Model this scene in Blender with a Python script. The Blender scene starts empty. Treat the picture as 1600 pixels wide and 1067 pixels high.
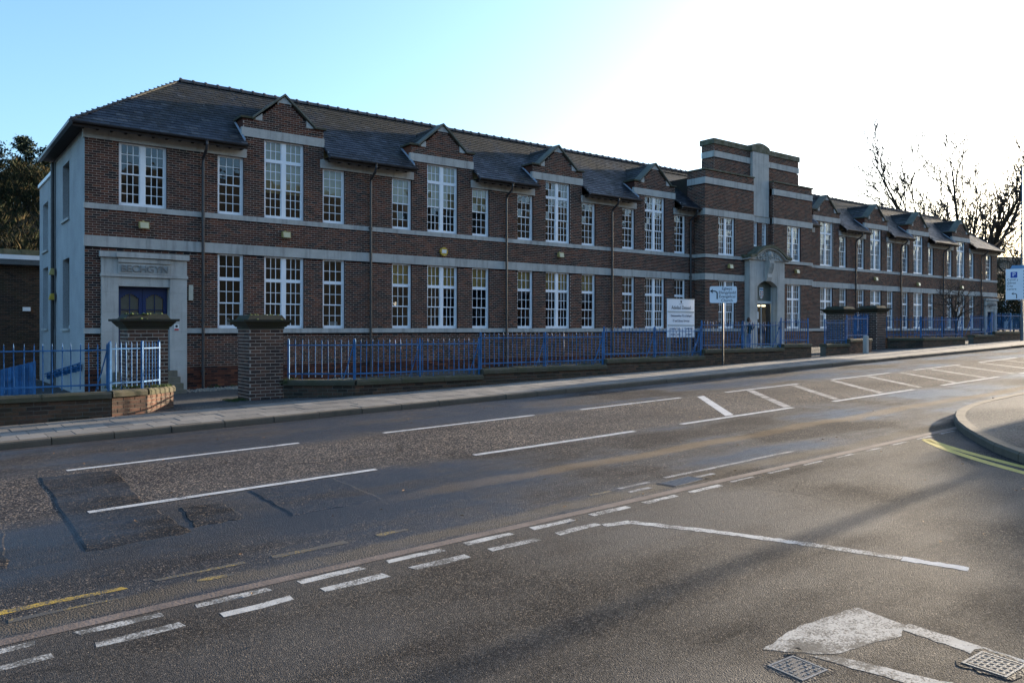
import bpy, math, random
import numpy as np
from mathutils import Vector, Matrix

R = random.Random(7)
NR = np.random.RandomState(11)
scene = bpy.context.scene
COL = scene.collection
rad = math.radians

# ------------------------------------------------------------------ camera, sky, sun, exposure
YAW = 37.35
CAMZ = 2.02
cd = bpy.data.cameras.new('camera')
cd.sensor_width = 36.0
cd.lens = 36.0 * 1235 / 1600
cd.shift_y = -20.5 / 1600
cd.clip_start = 0.1
cd.clip_end = 3000
cam = bpy.data.objects.new('camera', cd)
cam.location = (0, 0, CAMZ)
cam.rotation_euler = (rad(90), 0, rad(-YAW))
COL.objects.link(cam)
scene.camera = cam

SUN_EL = 8.0
SUN_AZ = 3.0          # degrees the sun stands behind the line of the facade (seen along +X)
world = bpy.data.worlds.new('World')
scene.world = world
world.use_nodes = True
wn = world.node_tree
wn.nodes.clear()
w_out = wn.nodes.new('ShaderNodeOutputWorld')
w_bg = wn.nodes.new('ShaderNodeBackground')
w_sky = wn.nodes.new('ShaderNodeTexSky')
w_sky.sky_type = 'NISHITA'
w_sky.sun_disc = False
w_sky.sun_elevation = rad(SUN_EL)
w_sky.sun_rotation = rad(90 - SUN_AZ)
w_sky.altitude = 20
w_sky.air_density = 1.0
w_sky.dust_density = 2.6
w_sky.ozone_density = 3.3
w_bg.inputs['Strength'].default_value = 0.125
wn.links.new(w_sky.outputs[0], w_bg.inputs[0])
wn.links.new(w_bg.outputs[0], w_out.inputs[0])

sl = bpy.data.lights.new('sun', 'SUN')
sl.energy = 4.0
sl.angle = rad(0.5)
sl.color = (1.0, 0.83, 0.62)
sun = bpy.data.objects.new('sun', sl)
COL.objects.link(sun)
sdir = Vector((math.cos(rad(SUN_EL)) * math.cos(rad(SUN_AZ)), math.cos(rad(SUN_EL)) * math.sin(rad(SUN_AZ)), math.sin(rad(SUN_EL))))
sun.rotation_euler = (-sdir).to_track_quat('-Z', 'Y').to_euler()
sun.location = (60, 0, 40)

vs = scene.view_settings
vs.view_transform = 'Standard'
vs.look = 'None'
vs.gamma = 1.0
vs.use_curve_mapping = False
vs.exposure = 2.3
scene.render.resolution_x = 1024
scene.render.resolution_y = 682

# ------------------------------------------------------------------ helpers
def link(o, parent=None):
    COL.objects.link(o)
    if parent is not None:
        o.parent = parent
        l = parent.get('_w')
        w = Vector(l) if l is not None else Vector((0, 0, 0))
        o.matrix_parent_inverse = Matrix.Translation(-w)
    return o

def tag(o, label=None, cat=None, group=None, kind=None):
    if label: o['label'] = label
    if cat: o['category'] = cat
    if group: o['group'] = group
    if kind: o['kind'] = kind
    return o

def empty(name, loc, label=None, cat=None, group=None):
    o = bpy.data.objects.new(name, None)
    o.empty_display_size = 0.2
    o.location = loc
    o['_w'] = [float(c) for c in loc]
    COL.objects.link(o)
    return tag(o, label, cat, group)

class MB:
    """collects faces; build() links them as one mesh object"""
    def __init__(s):
        s.v = []; s.f = []; s.r = []; s.smooth = False
    def quad(s, a, b, c, d, r=0.0):
        n = len(s.v); s.v += [a, b, c, d]; s.f.append((n, n+1, n+2, n+3)); s.r.append(r)
    def poly(s, pts, r=0.0):
        n = len(s.v); s.v += list(pts); s.f.append(tuple(range(n, n+len(pts)))); s.r.append(r)
    def box(s, x0, x1, y0, y1, z0, z1, r=0.0, skip=()):
        n = len(s.v)
        s.v += [(x0,y0,z0),(x1,y0,z0),(x1,y1,z0),(x0,y1,z0),(x0,y0,z1),(x1,y0,z1),(x1,y1,z1),(x0,y1,z1)]
        F = {'b':(0,3,2,1),'t':(4,5,6,7),'f':(0,1,5,4),'r':(1,2,6,5),'k':(2,3,7,6),'l':(3,0,4,7)}
        for k, q in F.items():
            if k in skip: continue
            s.f.append(tuple(n+i for i in q)); s.r.append(r)
    def hexa(s, p, r=0.0):
        """eight corners: bottom 0-3, top 4-7"""
        n = len(s.v); s.v += [tuple(q) for q in p]
        for q in ((0,3,2,1),(4,5,6,7),(0,1,5,4),(1,2,6,5),(2,3,7,6),(3,0,4,7)):
            s.f.append(tuple(n+i for i in q)); s.r.append(r)
    def obox(s, P, d, n, a0, a1, b0, b1, z0, z1, r=0.0):
        """box in a frame: P + d*a + n*b (horizontal unit vectors)"""
        def q(a, b, z): return (P[0]+d[0]*a+n[0]*b, P[1]+d[1]*a+n[1]*b, z)
        s.hexa([q(a0,b0,z0),q(a1,b0,z0),q(a1,b1,z0),q(a0,b1,z0),q(a0,b0,z1),q(a1,b0,z1),q(a1,b1,z1),q(a0,b1,z1)], r)
    def prism(s, pts, axis, t0, t1, r=0.0):
        """pts 2D polygon, extruded along axis ('x','y','z')"""
        def q(p, t):
            return {'x': (t, p[0], p[1]), 'y': (p[0], t, p[1]), 'z': (p[0], p[1], t)}[axis]
        k = len(pts); n = len(s.v)
        s.v += [q(p, t0) for p in pts] + [q(p, t1) for p in pts]
        s.f.append(tuple(range(n, n+k))); s.r.append(r)
        s.f.append(tuple(range(n+2*k-1, n+k-1, -1))); s.r.append(r)
        for i in range(k):
            j = (i+1) % k
            s.f.append((n+i, n+k+i, n+k+j, n+j)); s.r.append(r)
    def tube(s, pts, radii, n=6, caps=True, r=0.0):
        pts = [Vector(p) for p in pts]
        if not hasattr(radii, '__len__'): radii = [radii]*len(pts)
        base = len(s.v)
        ref = Vector((0.13, 0.21, 0.97))
        for i, p in enumerate(pts):
            t = (pts[min(i+1, len(pts)-1)] - pts[max(i-1, 0)])
            if t.length < 1e-9: t = Vector((0, 0, 1))
            t.normalize()
            rr = ref if abs(t.dot(ref)) < 0.92 else Vector((1, 0, 0))
            a = t.cross(rr).normalized(); b = t.cross(a)
            for k in range(n):
                c = 2*math.pi*k/n
                q = p + a*(math.cos(c)*radii[i]) + b*(math.sin(c)*radii[i])
                s.v.append((q.x, q.y, q.z))
        for i in range(len(pts)-1):
            for k in range(n):
                k2 = (k+1) % n
                s.f.append((base+i*n+k, base+i*n+k2, base+(i+1)*n+k2, base+(i+1)*n+k)); s.r.append(r)
        if caps and n > 2:
            s.f.append(tuple(base+k for k in range(n-1, -1, -1))); s.r.append(r)
            s.f.append(tuple(base+(len(pts)-1)*n+k for k in range(n))); s.r.append(r)
    def mesh(s, name, mat):
        m = bpy.data.meshes.new(name)
        m.from_pydata(s.v, [], s.f)
        if any(s.r):
            at = m.attributes.new('rnd', 'FLOAT', 'FACE')
            at.data.foreach_set('value', np.array(s.r, dtype=np.float32))
        if isinstance(mat, (list, tuple)):
            for q in mat: m.materials.append(q)
        elif mat is not None:
            m.materials.append(mat)
        if s.smooth:
            m.polygons.foreach_set('use_smooth', [True]*len(m.polygons))
        m.update()
        return m
    def build(s, name, mat, parent=None, label=None, cat=None, group=None, kind=None):
        o = bpy.data.objects.new(name, s.mesh(name, mat))
        link(o, parent)
        return tag(o, label, cat, group, kind)

def inst(name, mesh, loc, parent=None, rot=None, scale=None):
    o = bpy.data.objects.new(name, mesh)
    o.location = loc
    if rot: o.rotation_euler = rot
    if scale: o.scale = scale
    return link(o, parent)

# ------------------------------------------------------------------ materials
class NT:
    def __init__(s, name):
        s.m = bpy.data.materials.new(name); s.m.use_nodes = True
        s.t = s.m.node_tree; s.t.nodes.clear()
        s.out = s.n('ShaderNodeOutputMaterial')
    def n(s, typ, **kw):
        q = s.t.nodes.new(typ)
        for k, v in kw.items():
            if k in q.inputs: q.inputs[k].default_value = v
            else: setattr(q, k, v)
        return q
    def l(s, a, b): s.t.links.new(a, b)
    def coord(s): return s.n('ShaderNodeTexCoord').outputs['Object']
    def geo(s): return s.n('ShaderNodeNewGeometry').outputs['Position']
    def noise(s, scale, detail=4, rough=0.55, vec=None, dist=0.0):
        q = s.n('ShaderNodeTexNoise'); q.inputs['Scale'].default_value = scale
        q.inputs['Detail'].default_value = detail; q.inputs['Roughness'].default_value = rough
        q.inputs['Distortion'].default_value = dist
        s.l(vec if vec is not None else s.geo(), q.inputs['Vector'])
        return q.outputs['Fac']
    def ramp(s, fac, stops):
        q = s.n('ShaderNodeValToRGB')
        e = q.color_ramp.elements
        while len(e) < len(stops): e.new(0.5)
        for i, (p, c) in enumerate(stops):
            e[i].position = p
            e[i].color = (*c, 1) if len(c) == 3 else c
        s.l(fac, q.inputs[0]); return q.outputs[0]
    def mix(s, fac, a, b, mode='MIX'):
        q = s.n('ShaderNodeMix', data_type='RGBA', blend_type=mode)
        for sock, v in ((q.inputs[0], fac), (q.inputs[6], a), (q.inputs[7], b)):
            if isinstance(v, (int, float)): sock.default_value = v
            elif isinstance(v, tuple): sock.default_value = (*v, 1) if len(v) == 3 else v
            else: s.l(v, sock)
        return q.outputs[2]
    def math(s, op, a, b=None, clamp=False):
        q = s.n('ShaderNodeMath', operation=op); q.use_clamp = clamp
        for i, v in enumerate((a, b)):
            if v is None: continue
            if isinstance(v, (int, float)): q.inputs[i].default_value = v
            else: s.l(v, q.inputs[i])
        return q.outputs[0]
    def bsdf(s, color, rough=0.8, bump=None, bstr=0.3, bdist=0.01, spec=0.5, metal=0.0):
        b = s.n('ShaderNodeBsdfPrincipled')
        for nm, v in (('Base Color', color), ('Roughness', rough), ('Specular IOR Level', spec), ('Metallic', metal)):
            if isinstance(v, (int, float)): b.inputs[nm].default_value = v
            elif isinstance(v, tuple): b.inputs[nm].default_value = (*v, 1)
            else: s.l(v, b.inputs[nm])
        if bump is not None:
            q = s.n('ShaderNodeBump'); q.inputs['Strength'].default_value = bstr; q.inputs['Distance'].default_value = bdist
            s.l(bump, q.inputs['Height']); s.l(q.outputs[0], b.inputs['Normal'])
        s.l(b.outputs[0], s.out.inputs[0])
        return b
    def rnd(s):
        a = s.n('ShaderNodeAttribute', attribute_name='rnd'); o = s.n('ShaderNodeObjectInfo')
        return s.math('FRACT', s.math('ADD', a.outputs['Fac'], o.outputs['Random']))

def simple(name, col, rough=0.8, var=0.25, scale=6.0, spec=0.4, bump=0.0, metal=0.0):
    t = NT(name)
    f = t.noise(scale, 5)
    lo = tuple(c*(1-var) for c in col); hi = tuple(min(1, c*(1+var)) for c in col)
    c = t.ramp(f, [(0.25, lo), (0.75, hi)])
    t.bsdf(c, rough, t.noise(scale*12, 3) if bump else None, bump, 0.01, spec, metal)
    return t.m

def brick_mat(name, stops, stain=0.35, moss=0.0):
    t = NT(name)
    c = t.ramp(t.rnd(), stops)
    n1 = t.noise(35, 4)
    c = t.mix(0.55, c, t.ramp(n1, [(0.3, (0.45, 0.45, 0.45)), (0.7, (1.25, 1.2, 1.15))]), 'MULTIPLY')
    n2 = t.noise(0.7, 5, 0.6)
    c = t.mix(t.math('MULTIPLY', t.ramp(n2, [(0.45, (0, 0, 0)), (0.75, (1, 1, 1))]), stain), c, (0.02, 0.017, 0.016))
    if moss:
        n3 = t.noise(2.3, 6, 0.65)
        c = t.mix(t.math('MULTIPLY', t.ramp(n3, [(0.42, (0, 0, 0)), (0.7, (1, 1, 1))]), moss), c, (0.028, 0.034, 0.012))
    t.bsdf(c, 0.88, t.noise(160, 3), 0.35, 0.004, 0.3)
    return t.m

M = {}
M['brick'] = brick_mat('brick', [(0.0, (0.014, 0.008, 0.007)), (0.22, (0.052, 0.018, 0.012)), (0.55, (0.096, 0.031, 0.017)), (0.80, (0.142, 0.047, 0.024)), (0.9, (0.185, 0.063, 0.030)), (0.93, (0.028, 0.018, 0.017)), (1.0, (0.011, 0.010, 0.012))], 0.55)
M['brick_dark'] = brick_mat('brick_weathered', [(0.0, (0.03, 0.022, 0.018)), (0.5, (0.075, 0.045, 0.03)), (1.0, (0.12, 0.065, 0.04))], 0.6, 0.45)
M['brick_pier'] = brick_mat('brick_pier', [(0.0, (0.045, 0.028, 0.024)), (0.5, (0.10, 0.052, 0.036)), (1.0, (0.15, 0.075, 0.05))], 0.5, 0.12)
M['reveal'] = brick_mat('reveal', [(0.0, (0.08, 0.04, 0.03)), (0.9, (0.09, 0.045, 0.03)), (1.0, (0.3, 0.28, 0.25))], 0.3)
M['mortar'] = simple('mortar', (0.40, 0.33, 0.265), 0.95, 0.3, 3.0)
M['mortar_dark'] = simple('mortar_weathered', (0.10, 0.09, 0.07), 0.95, 0.4, 3.0)
M['plinth'] = simple('plinth_mortar', (0.10, 0.048, 0.034), 0.95, 0.35, 2.0)

def stone_mat(name, col, dirt=0.35, moss=0.0):
    t = NT(name)
    n1 = t.noise(1.6, 6, 0.6); n2 = t.noise(45, 4)
    c = t.ramp(n1, [(0.25, tuple(q*0.72 for q in col)), (0.7, col)])
    c = t.mix(0.35, c, t.ramp(n2, [(0.3, (0.6, 0.6, 0.6)), (0.7, (1.2, 1.2, 1.2))]), 'MULTIPLY')
    # rain streaks: noise stretched in z
    mp = t.n('ShaderNodeMapping'); mp.inputs['Scale'].default_value = (5.0, 5.0, 0.35)
    t.l(t.geo(), mp.inputs['Vector'])
    n3 = t.noise(1.0, 5, 0.6, mp.outputs[0])
    c = t.mix(t.math('MULTIPLY', t.ramp(n3, [(0.5, (0, 0, 0)), (0.78, (1, 1, 1))]), dirt), c, (0.05, 0.048, 0.042))
    if moss:
        n4 = t.noise(3.5, 6, 0.7)
        c = t.mix(t.math('MULTIPLY', t.ramp(n4, [(0.36, (0, 0, 0)), (0.62, (1, 1, 1))]), moss), c, (0.040, 0.046, 0.012))
    t.bsdf(c, 0.9, t.noise(120, 4), 0.4, 0.004, 0.3)
    return t.m
M['stone'] = stone_mat('cast_stone', (0.50, 0.485, 0.44), 0.5)
M['stone_moss'] = stone_mat('mossy_stone', (0.20, 0.185, 0.14), 0.5, 0.8)
M['stone_letter'] = stone_mat('shaded_letter_stone', (0.27, 0.26, 0.235))  # darker than the bands: shadow of the letter edges put into the colour
M['coping'] = stone_mat('weathered_coping', (0.095, 0.082, 0.060), 0.5, 0.55)
M['cap'] = stone_mat('pier_cap_stone', (0.050, 0.043, 0.034), 0.6, 0.45)
M['gable_cope'] = stone_mat('gable_coping_stone', (0.17, 0.165, 0.135), 0.5, 0.35)
M['step'] = stone_mat('step_stone', (0.20, 0.17, 0.13), 0.4, 0.3)

def render_mat():
    t = NT('pebbledash')
    v = t.n('ShaderNodeTexVoronoi'); v.inputs['Scale'].default_value = 38
    t.l(t.geo(), v.inputs['Vector'])
    n = t.noise(0.9, 5)
    c = t.ramp(n, [(0.25, (0.33, 0.335, 0.33)), (0.75, (0.47, 0.475, 0.465))])
    c = t.mix(0.5, c, t.ramp(v.outputs['Distance'], [(0.1, (1.15, 1.15, 1.15)), (0.7, (0.55, 0.55, 0.55))]), 'MULTIPLY')
    t.bsdf(c, 0.95, v.outputs['Distance'], 0.8, 0.012, 0.2)
    return t.m
M['render'] = render_mat()

def slate_mat():
    t = NT('slate')
    r = t.rnd()
    c = t.ramp(r, [(0.0, (0.010, 0.011, 0.015)), (0.5, (0.020, 0.022, 0.028)), (0.9, (0.040, 0.043, 0.050)), (1.0, (0.075, 0.072, 0.068))])
    # moss and lichen gather on the upper slope
    sep = t.n('ShaderNodeSeparateXYZ'); t.l(t.geo(), sep.inputs[0])
    up = t.math('MULTIPLY', t.math('SUBTRACT', sep.outputs['Z'], 8.9), 0.55, True)
    n = t.math('ADD', t.math('MULTIPLY', t.noise(0.5, 6, 0.7), 0.6), t.math('MULTIPLY', t.noise(4.5, 5, 0.7), 0.4))
    f = t.math('MULTIPLY', t.ramp(t.math('ADD', n, t.math('MULTIPLY', up, 0.16)), [(0.47, (0, 0, 0)), (0.68, (1, 1, 1))]), 0.8)
    moss = t.ramp(t.noise(3.0, 5), [(0.3, (0.010, 0.013, 0.005)), (0.6, (0.017, 0.015, 0.008)), (0.8, (0.038, 0.035, 0.020))])
    c = t.mix(f, c, moss)
    n5 = t.noise(7.0, 4)
    c = t.mix(t.ramp(n5, [(0.68, (0, 0, 0)), (0.76, (0.6, 0.6, 0.6))]), c, (0.22, 0.22, 0.18))
    rg = t.math('ADD', t.math('MULTIPLY', f, 0.40), 0.50)
    t.bsdf(c, rg, t.noise(50, 4), 0.3, 0.006, 0.3)
    return t.m
M['slate'] = slate_mat()
M['ridge'] = simple('ridge_tile', (0.060, 0.050, 0.046), 0.85, 0.4, 4)
M['white'] = simple('white_paint', (0.86, 0.86, 0.85), 0.45, 0.07, 2.0, 0.5)
M['blue'] = simple('blue_paint', (0.028, 0.112, 0.250), 0.65, 0.5, 5.0, 0.25)
M['blue_door'] = simple('dark_blue_paint', (0.008, 0.024, 0.095), 0.4, 0.15, 3.0, 0.5)
M['iron'] = simple('cast_iron', (0.035, 0.034, 0.036), 0.38, 0.3, 6.0, 0.5)
M['timber'] = simple('dark_timber', (0.030, 0.022, 0.018), 0.8, 0.3, 6.0)
M['lead'] = simple('lead_flashing', (0.22, 0.24, 0.27), 0.5, 0.25, 5.0, 0.5)
M['lamp'] = simple('lamp_housing', (0.42, 0.33, 0.12), 0.5, 0.2, 8.0)
M['lens'] = simple('lamp_lens', (0.55, 0.48, 0.28), 0.25, 0.15, 9.0)
M['cream'] = simple('cream_plastic', (0.45, 0.42, 0.33), 0.5, 0.1)
M['yellow'] = simple('yellow_plastic', (0.50, 0.33, 0.04), 0.45, 0.15)
M['red'] = simple('red_print', (0.45, 0.03, 0.03), 0.5, 0.1)
M['black'] = simple('black_print', (0.012, 0.013, 0.016), 0.5, 0.1)
M['navy'] = simple('navy_print', (0.015, 0.02, 0.06), 0.5, 0.1)
M['signblue'] = simple('sign_blue', (0.01, 0.06, 0.35), 0.4, 0.1)
M['signcyan'] = simple('sign_pale_blue', (0.12, 0.27, 0.45), 0.4, 0.1)
M['signbrown'] = simple('sign_brown', (0.10, 0.09, 0.015), 0.4, 0.1)
M['sign'] = simple('sign_white', (0.80, 0.81, 0.82), 0.4, 0.05, 2.0)
M['signgrey'] = simple('sign_grey', (0.40, 0.43, 0.42), 0.4, 0.08, 2.0)
M['steel'] = simple('galvanised_steel', (0.13, 0.135, 0.14), 0.5, 0.15, 8, 0.5, 0.0, 0.3)
M['paper'] = simple('paper', (0.7, 0.7, 0.66), 0.7, 0.05)
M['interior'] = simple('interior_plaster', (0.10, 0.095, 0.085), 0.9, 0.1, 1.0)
M['ceiling'] = simple('interior_ceiling', (0.6, 0.57, 0.5), 0.9, 0.05, 1.0)
M['blind'] = simple('yellow_blind', (0.85, 0.58, 0.20), 0.8, 0.2, 2.5)
M['blind2'] = simple('cream_blind', (0.72, 0.56, 0.30), 0.8, 0.25, 2.0)
M['bark'] = simple('bark', (0.042, 0.035, 0.027), 0.95, 0.4, 5, 0.2, 0.5)
M['twig'] = simple('twig', (0.034, 0.027, 0.020), 0.95, 0.3, 3)
M['conifer'] = simple('conifer_needles', (0.022, 0.034, 0.018), 0.9, 0.5, 1.5)
M['wood_far'] = None
M['grass'] = simple('grass', (0.05, 0.075, 0.018), 0.95, 0.4, 5)
M['earth'] = simple('earth', (0.040, 0.036, 0.024), 0.95, 0.4, 0.6)

def wood_mat():
    t = NT('bare_woodland')
    c = t.ramp(t.rnd(), [(0.0, (0.014, 0.013, 0.010)), (0.35, (0.020, 0.019, 0.011)), (0.6, (0.015, 0.023, 0.009)), (0.85, (0.050, 0.036, 0.016)), (1.0, (0.085, 0.062, 0.026))])
    t.bsdf(c, 0.95, None, 0, 0, 0.15); return t.m
M['wood_far'] = wood_mat()

def glass_mat():
    t = NT('window_glass')
    tr = t.n('ShaderNodeBsdfTransparent'); tr.inputs[0].default_value = (0.74, 0.77, 0.77, 1)
    gl = t.n('ShaderNodeBsdfGlossy'); gl.inputs['Roughness'].default_value = 0.02
    gl.inputs['Color'].default_value = (0.9, 0.95, 1.0, 1)
    fr = t.n('ShaderNodeFresnel'); fr.inputs['IOR'].default_value = 1.52
    bm = t.n('ShaderNodeBump'); bm.inputs['Strength'].default_value = 0.25; bm.inputs['Distance'].default_value = 0.01
    t.l(t.noise(2.2, 2), bm.inputs['Height']); t.l(bm.outputs[0], gl.inputs['Normal'])
    mx = t.n('ShaderNodeMixShader')
    t.l(t.math('ADD', t.math('MULTIPLY', fr.outputs[0], 1.25), 0.03, True), mx.inputs[0])
    t.l(tr.outputs[0], mx.inputs[1]); t.l(gl.outputs[0], mx.inputs[2])
    t.l(mx.outputs[0], t.out.inputs[0])
    return t.m
M['glass'] = glass_mat()

def asphalt_mat(name, base, stone_tint, wet, brown, lanes=False, scale=60):
    t = NT(name)
    P = t.geo()
    v = t.n('ShaderNodeTexVoronoi'); v.inputs['Scale'].default_value = scale
    t.l(P, v.inputs['Vector'])
    vr = t.n('ShaderNodeSeparateColor'); t.l(v.outputs['Color'], vr.inputs[0])
    stones = t.ramp(vr.outputs[0], [(0.0, tuple(b*0.35 for b in base)), (0.5, base), (0.80, tuple(b*1.9 for b in base)), (0.93, stone_tint), (1.0, tuple(q*1.8 for q in stone_tint))])
    fine = t.ramp(vr.outputs[0], [(0.0, tuple(b*0.5 for b in base)), (0.6, tuple(b*0.8 for b in base)), (0.96, tuple(b*1.4 for b in base)), (1.0, stone_tint)])
    mp = t.n('ShaderNodeMapping'); mp.inputs['Scale'].default_value = (0.10, 1.1, 1.0)
    t.l(P, mp.inputs['Vector'])
    tracks = t.noise(1.0, 5, 0.55, mp.outputs[0])
    sep = t.n('ShaderNodeSeparateXYZ'); t.l(P, sep.inputs[0])
    y = sep.outputs['Y']
    if lanes:
        # coarse worn surfacing down the middle, smoother lanes either side
        wob = t.math('MULTIPLY', t.math('SUBTRACT', tracks, 0.5), 1.6)
        yy = t.math('ABSOLUTE', t.math('SUBTRACT', t.math('ADD', y, wob), 10.5))
        mid = t.math('SUBTRACT', 1.0, t.math('MULTIPLY', t.math('SUBTRACT', yy, 1.1), 1.6, True), True)
        c = t.mix(t.math('ADD', t.math('MULTIPLY', mid, 0.75), 0.25), fine, stones)
    else:
        mid = None
        c = stones
    v2 = t.n('ShaderNodeTexVoronoi'); v2.inputs['Scale'].default_value = scale*0.42
    t.l(P, v2.inputs['Vector'])
    v2c = t.n('ShaderNodeSeparateColor'); t.l(v2.outputs['Color'], v2c.inputs[0])
    chip = t.math('MULTIPLY', t.ramp(v2c.outputs[1], [(0.80, (0, 0, 0)), (0.84, (1, 1, 1))]), t.ramp(v2.outputs['Distance'], [(0.30, (1, 1, 1)), (0.42, (0, 0, 0))]))
    if lanes: chip = t.math('MULTIPLY', chip, t.math('ADD', t.math('MULTIPLY', mid, 0.65), 0.35))
    else: chip = t.math('MULTIPLY', chip, 0.35)
    c = t.mix(chip, c, tuple(q*1.5 for q in stone_tint))
    big = t.noise(0.45, 6, 0.65)
    c = t.mix(0.9, c, t.ramp(big, [(0.3, (0.45, 0.45, 0.50)), (0.7, (1.35, 1.28, 1.18))]), 'MULTIPLY')
    c = t.mix(t.math('MULTIPLY', t.ramp(tracks, [(0.50, (0, 0, 0)), (0.72, (1, 1, 1))]), brown), c, (0.075, 0.052, 0.032))
    damp = t.ramp(t.math('ADD', t.math('MULTIPLY', t.noise(0.35, 5, 0.6), 0.6), t.math('MULTIPLY', tracks, 0.4)), [(0.42, (0, 0, 0)), (0.56, (1, 1, 1))])
    if lanes: damp = t.math('MULTIPLY', damp, t.math('SUBTRACT', 1.0, t.math('MULTIPLY', mid, 0.8)))
    c = t.mix(t.math('MULTIPLY', damp, 0.50), c, (0.013, 0.014, 0.017))
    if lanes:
        # a darker, smoother stretch of the near lane
        darkm = t.math('MULTIPLY', t.math('MULTIPLY', t.math('SUBTRACT', 7.5, sep.outputs['X']), 0.3, True), t.math('SUBTRACT', 1.0, t.math('MULTIPLY', t.math('ABSOLUTE', t.math('SUBTRACT', t.math('ADD', y, t.math('MULTIPLY', big, 1.2)), 8.2)), 0.75), True))
        darkm = t.math('MULTIPLY', darkm, t.math('ADD', t.noise(1.3, 5, 0.65), 0.35), True)
        c = t.mix(t.math('MULTIPLY', darkm, 0.75), c, (0.010, 0.011, 0.013))
        damp = t.math('MAXIMUM', damp, darkm)
    rg = t.math('SUBTRACT', 0.90, t.math('MULTIPLY', damp, wet))
    if lanes:
        # strip of dried mud along the near lane and grit in the channel
        n6 = t.noise(6.0, 5, 0.7)
        for yc_, hw, col, k in ((7.45, 0.30, (0.105, 0.070, 0.040), 1.0), (5.95, 0.28, (0.085, 0.068, 0.048), 0.7)):
            m = t.math('SUBTRACT', 1.0, t.math('DIVIDE', t.math('ABSOLUTE', t.math('SUBTRACT', t.math('ADD', y, t.math('MULTIPLY', t.math('SUBTRACT', big, 0.5), 0.6)), yc_)), hw), True)
            m = t.math('MULTIPLY', t.ramp(t.math('MULTIPLY', m, t.math('ADD', n6, 0.35)), [(0.25, (0, 0, 0)), (0.6, (1, 1, 1))]), k)
            if yc_ > 7: m = t.math('MULTIPLY', m, t.math('MULTIPLY', t.math('SUBTRACT', sep.outputs['X'], 3.5), 0.25, True))
            c = t.mix(t.math('MULTIPLY', m, 0.75), c, col)
            rg = t.math('ADD', rg, t.math('MULTIPLY', m, 0.4), True)
    crack = t.n('ShaderNodeTexVoronoi', feature='DISTANCE_TO_EDGE'); crack.inputs['Scale'].default_value = 0.55
    wv = t.n('ShaderNodeMapping'); t.l(P, wv.inputs['Vector'])
    nz_ = t.n('ShaderNodeTexNoise'); nz_.inputs['Scale'].default_value = 2.5; t.l(P, nz_.inputs['Vector'])
    ad = t.n('ShaderNodeMixRGB'); ad.blend_type = 'ADD'; ad.inputs[0].default_value = 0.35; t.l(P, ad.inputs[1]); t.l(nz_.outputs['Color'], ad.inputs[2])
    t.l(ad.outputs[0], crack.inputs['Vector'])
    ck_ = t.math('MULTIPLY', t.ramp(crack.outputs['Distance'], [(0.0, (1, 1, 1)), (0.012, (0, 0, 0))]), t.ramp(t.noise(0.3, 3), [(0.52, (0, 0, 0)), (0.6, (1, 1, 1))]))
    c = t.mix(t.math('MULTIPLY', ck_, 0.8), c, (0.012, 0.011, 0.010))
    h = t.math('SUBTRACT', t.math('ADD', t.math('ADD', t.math('MULTIPLY', v.outputs['Distance'], -1.0), t.math('MULTIPLY', chip, 1.2)), t.math('MULTIPLY', vr.outputs[1], 0.6)), t.math('MULTIPLY', ck_, 0.5))
    t.bsdf(c, rg, h, 0.7, 0.006, t.math('ADD', t.math('MULTIPLY', damp, 0.30), 0.06))
    return t.m
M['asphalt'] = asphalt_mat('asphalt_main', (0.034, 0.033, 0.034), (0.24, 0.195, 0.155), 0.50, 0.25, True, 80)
M['asphalt_side'] = asphalt_mat('asphalt_side', (0.036, 0.033, 0.030), (0.13, 0.108, 0.085), 0.12, 0.12, False, 120)
M['asphalt_patch'] = asphalt_mat('asphalt_patch', (0.009, 0.009, 0.010), (0.10, 0.075, 0.055), 0.45, 0.05, False, 55)
M['tarmac'] = asphalt_mat('tarmac_yard', (0.085, 0.080, 0.072), (0.14, 0.13, 0.11), 0.05, 0.1)
M['channel'] = simple('channel_strip', (0.14, 0.105, 0.085), 0.9, 0.35, 4, 0.3, 0.4)

def paint_mat(name, col, wear, under):
    t = NT(name)
    P = t.geo()
    n = t.math('ADD', t.math('MULTIPLY', t.noise(3.0, 6, 0.75), 0.5), t.math('MULTIPLY', t.noise(70, 5, 0.75), 0.5))
    m = t.ramp(n, [(wear, (0, 0, 0)), (wear+0.05, (1, 1, 1))])
    dirt = t.ramp(t.noise(9, 5), [(0.3, tuple(q*0.72 for q in col)), (0.75, col)])
    c = t.mix(m, under, dirt)
    t.bsdf(c, 0.8, t.noise(90, 3), 0.4, 0.004, 0.35)
    return t.m
M['line'] = paint_mat('line_paint', (0.48, 0.47, 0.45), 0.41, (0.07, 0.065, 0.06))
M['line_worn'] = paint_mat('line_paint_worn', (0.50, 0.47, 0.42), 0.465, (0.075, 0.066, 0.054))
M['line_tri'] = paint_mat('line_paint_triangle', (0.46, 0.42, 0.36), 0.475, (0.060, 0.053, 0.044))
M['line_faint'] = paint_mat('line_paint_faint', (0.34, 0.32, 0.30), 0.48, (0.09, 0.08, 0.07))
M['line_yellow'] = paint_mat('yellow_line', (0.50, 0.38, 0.07), 0.36, (0.07, 0.062, 0.05))
M['line_yellow_bold'] = paint_mat('yellow_line_left', (0.46, 0.29, 0.035), 0.475, (0.05, 0.045, 0.04))
M['line_yellow_worn'] = paint_mat('yellow_line_worn', (0.38, 0.25, 0.05), 0.52, (0.06, 0.054, 0.047))

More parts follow.
